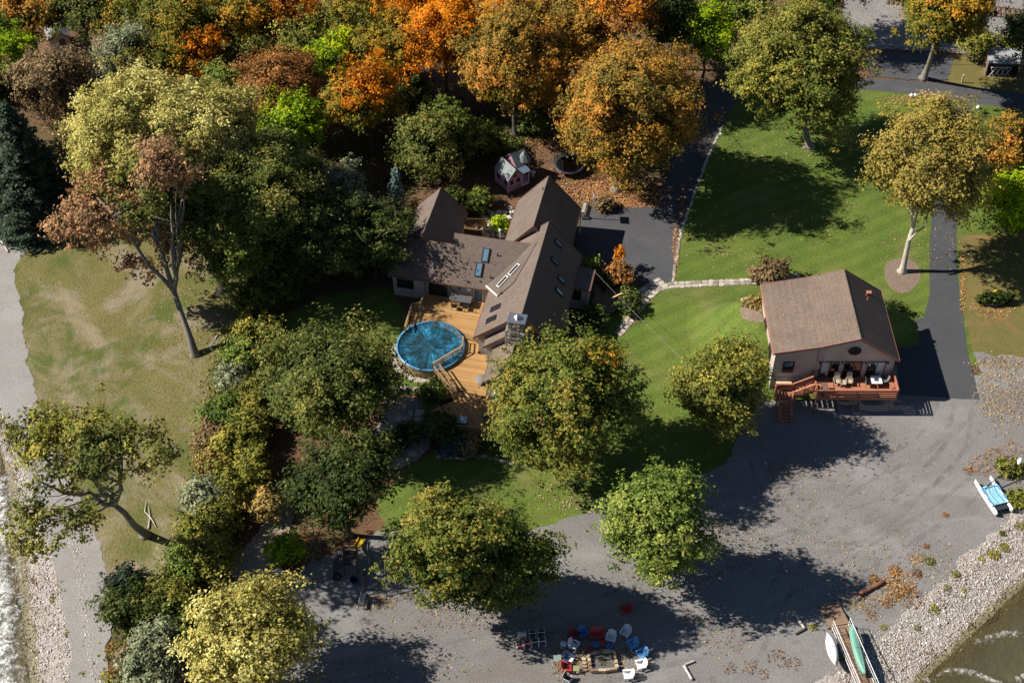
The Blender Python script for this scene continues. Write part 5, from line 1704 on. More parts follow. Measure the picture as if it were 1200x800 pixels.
MB().lathe([(.05, 1.2), (.14, 1.28), (.15, 1.45), (.02, 1.58), (0, 1.58)], 12).build('lamp_head', M_white, lp, True)

# ------------------------------------------------------------------ basketball hoop, poles, wires
bh = thing('basketball_hoop', 'basketball hoop on a dark pole at the edge of the parking court', 'hoop', P(689, 256))
MB().tube([(0, 0, 0), (0, 0, 2.3), (.35, 0, 2.75)], .055, 8).build('pole', M_dark, bh)
MB().box(.45, 0, 2.95, .05, 1.15, .78).build('backboard', plain('clear_board', (.30, .31, .32), .3), bh)
MB().tube([(.72 + .23 * math.cos(k * .4488), .23 * math.sin(k * .4488), 2.68) for k in range(15)], .014, 5).build('rim', ORANGE, bh)
for k in range(8):
    a = k * .785
    MB().tube([(.72 + .22 * math.cos(a), .22 * math.sin(a), 2.67), (.72 + .12 * math.cos(a + .4), .12 * math.sin(a + .4), 2.3)], .008, 4).build('net_cord', M_white, bh)
MB().box(-.25, 0, .1, .8, .55, .2).build('base', M_dark, bh)
wr = thing('firewood_rack', 'grey slatted rack standing against the garage corner', 'rack', P(684, 248), HA)
for k in range(5):
    MB().box(0, -.8 + k * .4, .45, .34, .36, .08).build('slat', plain('grey_wood', (.36, .33, .29)), wr)
for y in (-.95, .95):
    MB().box(0, y, .4, .4, .08, .8).build('end_post', plain('grey_wood', (.36, .33, .29)), wr)
sp_ = thing('garden_post', 'pinkish wooden post at the back edge of the parking court', 'post', P(698, 246))
MB().box(0, 0, .9, .14, .14, 1.8).build('post', plain('pink_wood', (.42, .29, .22)), sp_)
MB().box(0, 0, 1.83, .2, .2, .06).build('cap', plain('pink_wood', (.42, .29, .22)), sp_)
def cable(label, pts, r=.012, mat=M_black):
    o = thing('overhead_cable', label, 'cable', (pts[0][0], pts[0][1], 0))
    a, b_ = Vector(pts[0]), Vector(pts[1])
    q = [a.lerp(b_, t / 14) - Vector((0, 0, 4 * .35 * (t / 14) * (1 - t / 14))) - Vector((pts[0][0], pts[0][1], 0)) for t in range(15)]
    MB().tube(q, r, 4).build('wire', mat, o)
    return o
cable('thin overhead cable from the porch roof towards the small green tree', (P(697, 318, 3.0), P(828, 446, 7.2)), .009, plain('cable_grey', (.28, .28, .29)))
up_ = thing('utility_pole', 'weathered utility pole at the top edge among the trees', 'pole', P(820, 62))
MB().tube([(0, 0, 0), (0, 0, 9)], [.16, .11], 10).build('post', plain('pole_wood', (.24, .19, .14)), up_)
MB().box(0, 0, 8.4, 1.8, .1, .12).build('crossarm', plain('pole_wood', (.24, .19, .14)), up_)
for x in (-.75, 0, .75):
    MB().lathe([(.05, 8.46), (.06, 8.56), (.03, 8.62), (0, 8.62)], 10, x, 0).build('insulator', M_white, up_)
cable('overhead cable crossing the trees at the top behind the big green tree', (P(820, 62, 8.4), P(1250, 78, 8.4)), .02)

# ------------------------------------------------------------------ play things
ph = thing('playhouse', 'pink wooden playhouse with grey gabled roofs and a corner turret', 'playhouse', P(603, 212), D_(35))
M_pink = siding('pink_boards', (.50, .26, .36), .14)
M_slate = shingle('slate_roof', (.22, .25, .25), (.15, .17, .18))
M_lilac = plain('lilac_trim', (.70, .55, .66), .6)
def mini_gable(root, x0, x1, y0, y1, h, hr, along):
    w_ = MB()
    if along == 'y':
        xr = (x0 + x1) / 2
        pent = [(x0, 0), (x1, 0), (x1, h), (xr, hr), (x0, h)]
        w_.add([(x, y0, z) for x, z in pent] + [(x, y1, z) for x, z in pent], [(0, 1, 2, 3, 4), (9, 8, 7, 6, 5)] + [(i, 5 + i, 5 + (i + 1) % 5, (i + 1) % 5) for i in (1, 4)])
        s_ = (hr - h) / (xr - x0)
        r_ = MB().slab([(x0 - .15, y0 - .15, h - .15 * s_ + .06), (xr, y0 - .15, hr + .06), (xr, y1 + .15, hr + .06), (x0 - .15, y1 + .15, h - .15 * s_ + .06)], .07).slab([(xr, y0 - .15, hr + .06), (x1 + .15, y0 - .15, h - .15 * s_ + .06), (x1 + .15, y1 + .15, h - .15 * s_ + .06), (xr, y1 + .15, hr + .06)], .07)
    else:
        yr = (y0 + y1) / 2
        pent = [(y0, 0), (y1, 0), (y1, h), (yr, hr), (y0, h)]
        w_.add([(x0, y, z) for y, z in pent] + [(x1, y, z) for y, z in pent], [(0, 1, 2, 3, 4), (9, 8, 7, 6, 5)] + [(i, 5 + i, 5 + (i + 1) % 5, (i + 1) % 5) for i in (1, 4)])
        s_ = (hr - h) / (yr - y0)
        r_ = MB().slab([(x0 - .15, y0 - .15, h - .15 * s_ + .06), (x1 + .15, y0 - .15, h - .15 * s_ + .06), (x1 + .15, yr, hr + .06), (x0 - .15, yr, hr + .06)], .07).slab([(x0 - .15, yr, hr + .06), (x1 + .15, yr, hr + .06), (x1 + .15, y1 + .15, h - .15 * s_ + .06), (x0 - .15, y1 + .15, h - .15 * s_ + .06)], .07)
    w_.build('wall', M_pink, root)
    r_.build('roof', M_slate, root)
mini_gable(ph, -1.75, .1, -1.3, 1.2, 1.9, 2.9, 'y')
mini_gable(ph, .1, 1.7, -.3, 1.9, 2.2, 3.3, 'x')
MB().lathe([(.62, 0), (.62, 2.5)], 8, 1.35, .1).build('turret_wall', M_pink, ph)
MB().lathe([(.76, 2.48), (.02, 3.6), (0, 3.6)], 8, 1.35, .1).build('turret_roof', M_slate, ph)
for x, y, z in ((-1.3, -1.33, 1.2), (-.4, -1.33, 1.2), (-.85, -1.33, 2.1)):
    MB().box(x, y, z, .4, .04, .55).build('window', M_glass, ph)
    MB().box(x, y - .01, z - .32, .5, .06, .07).build('window_sill', M_lilac, ph)
for y in (-.8, .6):
    MB().box(-1.78, y, 1.2, .04, .45, .6).build('window', M_glass, ph)
for z in (.9, 1.9):
    MB().box(1.35, -.53, z, .34, .05, .5).build('window', M_glass, ph)
MB().box(-1.78, -1.25, .9, .06, .12, 1.9).box(-1.78, 1.15, .9, .06, .12, 1.9).build('corner_trim', M_lilac, ph)
MB().box(.55, -.85, .12, 1.1, .9, .24).build('porch_floor', M_lilac, ph)
MB().box(.5, -.34, .95, .6, .06, 1.5).build('door', M_lilac, ph)
for x in (.15, 1.05):
    MB().box(x, -1.25, 1.0, .08, .08, 1.7).build('porch_post', M_white, ph)
MB().slab([(0, -1.4, 1.85), (1.2, -1.4, 1.85), (1.2, -.3, 2.1), (0, -.3, 2.1)], .06).build('porch_roof', C('porch_blue', (.10, .14, .20)), ph)
wd_ = thing('white_disc_table', 'small round white table beside the pink playhouse porch', 'table', P(624.5, 206))
MB().lathe([(0, .5), (.3, .5), (.3, .55), (0, .56)], 18).build('top', M_white, wd_)
MB().lathe([(.18, 0), (.05, .05), (.05, .5)], 12).build('pedestal', M_white, wd_)
tp = thing('trampoline', 'round trampoline with a dark safety net beside the orange maple', 'trampoline', P(667, 199))
MB().lathe([(0, .82), (1.45, .82)], 32).build('mat', M_black, tp)
MB().lathe([(1.45, .83), (1.78, .85), (1.8, .80), (1.45, .78)], 32, cap=False).build('pad', C('pad', (.04, .045, .06)), tp, True)
m_net, nt_, b_n = new_mat('safety_net')
b_n.inputs['Base Color'].default_value = (.02, .02, .022, 1)
tr_ = nd(nt_, 'ShaderNodeBsdfTransparent')
mx_ = nd(nt_, 'ShaderNodeMixShader')
mx_.inputs[0].default_value = .38
nt_.links.new(tr_.outputs[0], mx_.inputs[1])
nt_.links.new(b_n.outputs[0], mx_.inputs[2])
nt_.links.new(mx_.outputs[0], nt_.nodes['Material Output'].inputs[0])
nm = MB()
n = 32
nm.add([(1.62 * math.cos(6.2832 * k / n), 1.62 * math.sin(6.2832 * k / n), z) for z in (.85, 2.5) for k in range(n)], [(k, (k + 1) % n, n + (k + 1) % n, n + k) for k in range(n)])
nm.build('net', m_net, tp)
for k in range(6):
    a = 6.2832 * k / 6
    MB().tube([(1.72 * math.cos(a), 1.72 * math.sin(a), 0), (1.72 * math.cos(a), 1.72 * math.sin(a), 2.6)], .035, 7).build('net_pole', M_dark, tp)
    MB().tube([(1.72 * math.cos(a - .2), 1.72 * math.sin(a - .2), 0.02), (1.72 * math.cos(a + .2), 1.72 * math.sin(a + .2), .02)], .03, 6).build('foot', M_dark, tp)

ps = thing('play_set', 'dark climbing frame with swings and a yellow slide on the gravel', 'playground', P(415, 668))
o_ = P(415, 668)
M_fr = C('frame_dark', (.045, .038, .035), .6)
q = lambda px, py, z: P(px, py, z) - o_
tw = [(404, 655), (420, 655), (420, 672), (404, 672)]
for a in tw:
    MB().tube([q(*a, 0), q(*a, 0) + Vector((0, 0, 2.6))], .05, 6).build('tower_post', M_fr, ps)
c0, c1, c2_, c3 = [q(*a, 0) for a in tw]
MB().slab([c3 + Vector((0, 0, 1.3)), c2_ + Vector((0, 0, 1.3)), c1 + Vector((0, 0, 1.3)), c0 + Vector((0, 0, 1.3))], .06).build('platform', M_fr, ps)
for a, b_ in ((c0, c1), (c1, c2_), (c2_, c3), (c3, c0)):
    for z in (1.8, 2.2, 2.6):
        MB().tube([a + Vector((0, 0, z)), b_ + Vector((0, 0, z))], .03, 5).build('guard_rail', M_fr, ps)
for k in range(5):
    t = (k + .5) / 5
    MB().bar(c3.lerp(c3 + Vector((-1.0, -.2, 0)), 1 - t) + Vector((0, 0, 1.3 * t)), c0.lerp(c0 + Vector((-1.0, -.2, 0)), 1 - t) + Vector((0, 0, 1.3 * t)), .1, .04).build('ladder_rung', M_fr, ps)
YEL = C('slide_yellow', (.62, .42, .015), .35)
top, bot = q(413, 643, 1.45) + Vector((0, 0, .0)), q(424, 631, .25)
dirv = (bot - top).normalized()
sd = dirv.cross(Vector((0, 0, 1))).normalized()
pts = [top.lerp(bot, t / 8) + Vector((0, 0, -.35 * math.sin(math.pi * t / 8))) for t in range(9)]
MB().add([p + sd * s_ for p in pts for s_ in (-.26, .26)], [(2 * i, 2 * i + 1, 2 * i + 3, 2 * i + 2) for i in range(8)]).build('slide_chute', YEL, ps, True)
for s_ in (-.28, .28):
    MB().tube([p + sd * s_ + Vector((0, 0, .1)) for p in pts], .06, 6).build('slide_side', YEL, ps, True)
sw0, sw1 = q(424, 668, 2.3), q(452, 668, 2.3)
MB().tube([sw0, sw1], .05, 7).build('swing_beam', M_fr, ps)
for b_, e in ((sw0, 1), (sw1, 1)):
    for y in (-1, 1):
        MB().tube([b_, Vector((b_.x, b_.y + y * 1.1, 0))], .045, 6).build('swing_leg', M_fr, ps)
    MB().tube([Vector((b_.x, b_.y - .75, .75)), Vector((b_.x, b_.y + .75, .75))], .03, 5).build('swing_brace', M_fr, ps)
for k, mt in ((.3, NAVY), (.65, M_fr)):
    c = sw0.lerp(sw1, k)
    for x in (-.22, .22):
        MB().tube([c + Vector((x, 0, 0)), c + Vector((x, 0, -1.75))], .012, 4).build('swing_chain', M_dark, ps)
    MB().box(c.x, c.y, c.z - 1.77, .5, .22, .05).build('swing_seat', mt, ps)
bx0 = thing('blue_tub', 'dark blue plastic tub on the gravel below the play set', 'tub', P(415, 681))
MB().lathe([(.3, 0), (.36, .38), (.4, .4), (.37, .4), (.33, .36)], 20, cap=False).build('body', NAVY, bx0, True)
MB().lathe([(0, .05), (.3, .05)], 16).build('bottom', NAVY, bx0)
ty = thing('tire', 'black rubber tire lying below the play set platform', 'tire', P(395, 676))
MB().lathe([(.22, .05), (.36, 0), (.4, .1), (.36, .2), (.22, .16)], 24, cap=False).build('tread', M_black, ty, True)
MB().lathe([(.2, .08), (.2, .13)], 20, cap=False).build('hub', C('hub', (.2, .2, .2)), ty)
bc = thing('metal_bench', 'grey metal frame bench standing alone on the gravel below the play set', 'bench', P(426, 706), D_(85))
for k in range(3):
    MB().box(0, -.12 + k * .12, .45, 1.3, .1, .03).build('seat_slat', M_alu, bc)
for k in range(2):
    MB().box(0, .26, .62 + k * .15, 1.3, .03, .1).build('back_slat', M_alu, bc)
for x in (-.6, .6):
    MB().tube([(x, -.2, 0), (x, -.18, .45), (x, .22, .45), (x, .28, .85)], .025, 6).build('leg', M_dark, bc)
    MB().tube([(x, .22, .45), (x, .34, 0)], .025, 6).build('leg', M_dark, bc)

# ------------------------------------------------------------------ right edge: planter with a boat, yellow markers
for px, lb in ((1165, 'round yellow marker disc left of two beside the shaded hedge'), (1188, 'round yellow marker disc right of two beside the shaded hedge')):
    yd = thing('yellow_marker', lb, 'marker', P(px, 351), 0, 'yellow markers by the hedge')
    MB().tube([(0, 0, 0), (0, 0, .95)], .03, 6).build('stake', M_white, yd)
    d_ = MB().lathe([(0, -.03), (.3, -.03), (.33, 0), (.3, .03), (0, .03)], 24).build('disc', C('marker_yellow', (.75, .55, .02), .4), yd, True, loc=(0, 0, 1.0))
    d_.rotation_euler = (D_(60), 0, 0)
ky = canoe('pale blue kayak lying on the grass in front of the shaded hedge', (1152, 355), (1186, 352.5), .2, C('kayak_blue', (.40, .48, .56)), .34, D_(8), C('kayak_rim', (.22, .27, .33)), None)
ky.location.z = .02

# ------------------------------------------------------------------ railway, roadside fence, shelter, far cottages
rl = thing('railway_track', 'rusty railway track on timber ties across the top right corner', 'railway', P(1150, 8))
o_ = P(1150, 8)
ra, rb_ = P(1040, -1) - o_, P(1290, 28) - o_
rd = (rb_ - ra).normalized()
rn = Vector((-rd.y, rd.x, 0))
L = (rb_ - ra).length
tie = MB().box(0, 0, 0, .24, 2.6, .18).mesh('tie', plain('tie_wood', (.17, .11, .08), .9, .35))
for k in range(int(L / .62)):
    p_ = ra + rd * (k * .62)
    link('tie', tie, rl, (p_.x, p_.y, .1), math.atan2(rd.y, rd.x) + RNG.normal(0, .015))
for s_ in (-.72, .72):
    MB().bar(ra + rn * s_ + Vector((0, 0, .26)), rb_ + rn * s_ + Vector((0, 0, .26)), .09, .15).build('rail', plain('rusty_rail', (.26, .14, .09), .6), rl)
gf = thing('guard_fence', 'low grey rail fence on posts between the road yard and the railway ballast', 'fence', P(1050, 62))
o_ = P(1050, 62)
a, b_ = P(1012, 56) - o_, P(1124, 63) - o_
MB().tube([a + Vector((0, 0, .6)), b_ + Vector((0, 0, .6))], .07, 6).build('rail', plain('fence_grey', (.34, .31, .29)), gf)
for k in range(6):
    c = a.lerp(b_, k / 5)
    MB().tube([c, c + Vector((0, 0, .7))], .08, 6).build('post', plain('fence_grey', (.34, .31, .29)), gf)
sh = thing('roadside_shelter', 'open fronted grey roofed wooden shelter beside the road', 'shelter', P(1172, 84), D_(-5))
M_shed = plain('shed_wood', (.16, .115, .085), .85, .35)
MB().slab([(-2.1, -1.2, 2.0), (2.1, -1.2, 2.0), (2.1, 1.3, 2.5), (-2.1, 1.3, 2.5)], .1).build('roof', plain('shed_roof', (.30, .31, .33), .8), sh)
for x in (-1.95, 1.95):
    MB().box(x, 0, 1.05, .1, 2.2, 2.1).build('side_wall', M_shed, sh)
MB().box(0, 1.1, 1.15, 3.8, .1, 2.3).build('back_wall', M_shed, sh)
MB().box(0, 0, .04, 3.8, 2.2, .08).build('floor', M_shed, sh)
for k in range(4):
    tr1 = thing('white_trestle', ('white folding trestle at the left end inside the shelter', 'white folding trestle second from left inside the shelter', 'white folding trestle second from right inside the shelter', 'white folding trestle at the right end inside the shelter')[k], 'trestle', P(1160 + k * 6.0, 85), D_(-5), 'trestles in the roadside shelter')
    MB().tube([(-.28, -.9, 0), (.28, -.9, 1.3)], .03, 5).build('leg', M_white, tr1)
    MB().tube([(.28, -.86, 0), (-.28, -.86, 1.3)], .03, 5).build('leg', M_white, tr1)
    MB().box(0, -.88, 1.32, .62, .1, .05).build('top', M_white, tr1)
mk = thing('marker_post', 'short pale wooden post at the roadside verge', 'post', P(1127, 97))
MB().box(0, 0, .55, .16, .16, 1.1).build('post', plain('pale_wood', (.52, .40, .27)), mk)
MB().box(0, 0, 1.12, .2, .2, .05).build('cap', plain('pale_wood', (.52, .40, .27)), mk)
for px, lb in ((1068, 'white marker stone left of two at the road edge'), (1072.5, 'white marker stone right of two at the road edge')):
    ws = thing('marker_stone', lb, 'stone', P(px, 113), 0, 'white stones at the road edge')
    s_ = link('stone', MB().lathe([(.2, 0), (.24, .15), (.16, .34), (0, .4)], 9).mesh('stone', M_white, True), ws)
wm = thing('marker_stone', 'white marker stone farther right along the road edge', 'stone', P(1146, 127), 0, 'white stones at the road edge')
link('stone', MB().lathe([(.2, 0), (.24, .15), (.16, .34), (0, .4)], 9).mesh('stone', M_white, True), wm)
ct = thing('white_cottage', 'pale metal roofed cottage mostly hidden under the trees at upper left', 'house', P(146, 104), D_(-25))
gable(ct, -2.6, 2.6, -4.2, 4.2, 0, 2.8, 4.1, 2.8, .3, plain('pale_metal_roof', (.55, .56, .57), .5, .15), siding('white_siding', (.55, .55, .55), .18))
window(ct, 0.0, -4.2, 1.6, 1.2, 1.1, out=-1)
sd_ = thing('garden_shed', 'small grey roofed shed in the woods at the top left', 'shed', P(71, 52), D_(20))
gable(sd_, -1.2, 1.2, -1.5, 1.5, 0, 2.0, 2.8, 2.0, .2, plain('grey_metal_roof', (.22, .22, .23), .5, .2), plain('shed_white', (.5, .48, .45)))
window(sd_, 0.3, -1.5, 1.2, .6, .7, out=-1)
pil = thing('rock', 'single pale boulder at the gravel edge near the yellow green tree', 'rock', P(327, 671))
link('stone', MB().lathe([(.3, 0), (.42, .2), (.3, .5), (0, .6)], 9).mesh('stone', plain('rock_pale', (.5, .48, .45), .9), True), pil)

# ------------------------------------------------------------------ trees standing on lawns and gravel
tree('maple_tree', 'large gold and orange maple at the head of the parking court', (735, 130), 82, 10.5, 'maple_gold', 98, (723, 222), seed=1, dens=27, lobes=18, bark='grey', trunk=.42)
tree('shade_tree', 'tall yellow green tree on the lawn between driveway and road', (940, 82), 80, 10.5, 'olive', 88, (948, 172), seed=2, dens=24, lobes=20, bark='grey', trunk=.4,
     parts=[((0, 0, 0), 1, 1, 'maple_green'), ((-.2, -.15, .15), .75, .85, 'yellow_green')])
tree('pale_barked_tree', 'tan leaved tree with pale trunk in the round mulch bed behind the lake house', (1088, 196), 75, 12.5, 'goldtan', 84, (1057, 318), seed=3, lobes=18, bark='pale', trunk=.3, forks=3, dens=20)
lb_ = next(o for o in bpy.data.objects if o.name.startswith('pale_barked_tree'))
rgl = np.random.default_rng(8)
lm = MB()
limb(lm, P(1064, 283, 4.2) - lb_.location, P(1086, 262, 5.6) - lb_.location, .14, .07, rgl, .25, 6, 7)
limb(lm, P(1086, 262, 5.6) - lb_.location, P(1092, 235, 8.6) - lb_.location, .07, .03, rgl, .15, 4, 6)
lm.build('limb', BARK['pale'], lb_, True)
tree('roadside_tree', 'orange green tree with pale leaning trunk beside the road at top right', (1108, 14), 60, 12.0, 'maple', 56, (1082, 92), seed=4, bark='grey', trunk=.34, parts=[((0, 0, 0), 1, 1, 'maple'), ((.25, 0, .3), .6, .6, 'maple_gold')])
tree('young_tree', 'golden yellow small tree at the right edge above the lime one', (1182, 168), 30, 4.2, 'maple_gold', 38, seed=5, leaf=.22, clump=.6, cat='tree')
tree('young_tree', 'lime yellow small tree at the right edge below the golden one', (1188, 240), 34, 4.0, 'lime', 38, seed=6, leaf=.22, clump=.6)
tree('maple_tree', 'big rounded green and amber maple in front of the main house', (667, 466), 90, 8.6, 'maple_green', 92, (668, 536), seed=7, lobes=20, bark='grey', trunk=.38, dens=25,
     parts=[((0, 0, 0), 1, 1, 'maple_green'), ((.3, .1, .55), .22, .25, 'maple')])
tree('small_tree', 'round yellow green tree at the lawn edge left of the lake house deck', (845, 455), 55, 5.7, 'yellow_green', 62, seed=8, leaf=.22, clump=.7, dens=26, parts=[((0, 0, 0), 1, 1, 'yellow_green'), ((0, 0, -.1), .8, .85, 'olive')])
tree('locust_tree', 'feathery light green tree standing alone on the gravel', (770, 620), 66, 7.1, 'feather', 80, (806, 668), seed=9, ysc=.85, leaf=.22, clump=.8, dens=27, bark='grey', lobes=12)
tree('maple_tree', 'broad green maple on the gravel above the parked folding chairs', (552, 648), 100, 7.4, 'maple', 80, (560, 702), seed=10, ysc=.68, dens=25, lobes=20, bark='grey', trunk=.36,
     parts=[((-.22, -.1, .1), .74, .95, 'maple_green'), ((.38, -.2, -.12), .62, .8, 'maple_green'), ((-.15, .1, -.1), .6, .8, 'olive')])
tree('dark_tree', 'dark olive tree left of the pool lawn, upper of two', (384, 447), 78, 7.6, 'dark', 76, seed=11, lobes=18, dens=22, parts=[((0, 0, 0), 1, 1, 'olive'), ((.1, .0, -.1), .85, .85, 'dark')])
tree('dark_tree', 'dark green tree above the play set, lower of two', (402, 563), 68, 7.6, 'dark', 58, seed=12, lobes=15, dens=24)
tree('leaning_tree', 'sparse yellow green tree leaning left over the gravel track', (98, 556), 104, 14.0, 'olive', 80, (170, 627), seed=13, lobes=9, sparse=.76, bark='grey', trunk=.32, fork_h=7.5, dens=22, leaf=.25, clump=.75, forks=4, Rv=3.4,
     parts=[((.0, .62, .15), .46, .62, 'yellow_green'), ((.55, .40, .1), .44, .58, 'yellow_green'), ((-.42, .25, .0), .46, .62, 'yellow_green'), ((-.2, -.72, -.1), .42, .55, 'yellow_green'), ((-.68, .5, .2), .38, .5, 'yellow_green'), ((.82, .18, .2), .18, .3, 'yellow_green'), ((-.55, -.3, 0), .36, .5, 'olive'), ((.15, .1, .35), .38, .5, 'olive')])
tree('two_stemmed_tree', 'tall thin tree with pinkish leaves and two grey stems on the left lawn', (168, 232), 112, 13.5, 'pink', 84, (228, 415), seed=14, lobes=9, sparse=.72, bark='grey', trunk=.34, fork_h=5.5, dens=17, leaf=.26, clump=.8, forks=5, Rv=6.0,
     parts=[((-.50, -.1, -.20), .50, .62, 'pink'), ((.28, .0, .55), .34, .85, 'pink'), ((-.18, -.2, -1.2), .20, .4, 'pink'), ((.58, 0, -.7), .38, .6, 'olive'), ((.02, 0, .05), .55, .8, 'olive'), ((.34, .1, -.2), .5, .7, 'olive'), ((-.72, -.1, -.55), .30, .45, 'pink'), ((-.1, 0, -.6), .3, .5, 'tan'), ((.25, -.1, -.9), .25, .4, 'pink')])
tree('willow_tree', 'huge pale yellow willow behind the two-stemmed tree', (190, 160), 116, 14.0, 'yellow_pale', 74, (262, 337), seed=15, lobes=22, bark='dark', trunk=.5, dens=34, leaf=.22,
     parts=[((-.2, 0, 0), .78, 1, 'yellow_pale'), ((.4, .05, -.05), .62, .9, 'yellow_pale')])
tree('olive_tree', 'wide olive green tree right of the pale willow', (298, 232), 68, 10.5, 'olive', 68, seed=16, lobes=15, dens=30, leaf=.22)
tree('yellow_tree', 'bushy yellow green tree at the bottom left beside the gravel', (292, 742), 76, 6.8, 'yellow_pale', 72, seed=17, lobes=14, dens=21, leaf=.22, clump=.8, parts=[((0, 0, 0), 1, 1, 'yellow_pale'), ((.2, 0, -.12), .8, .8, 'yellow_green')])
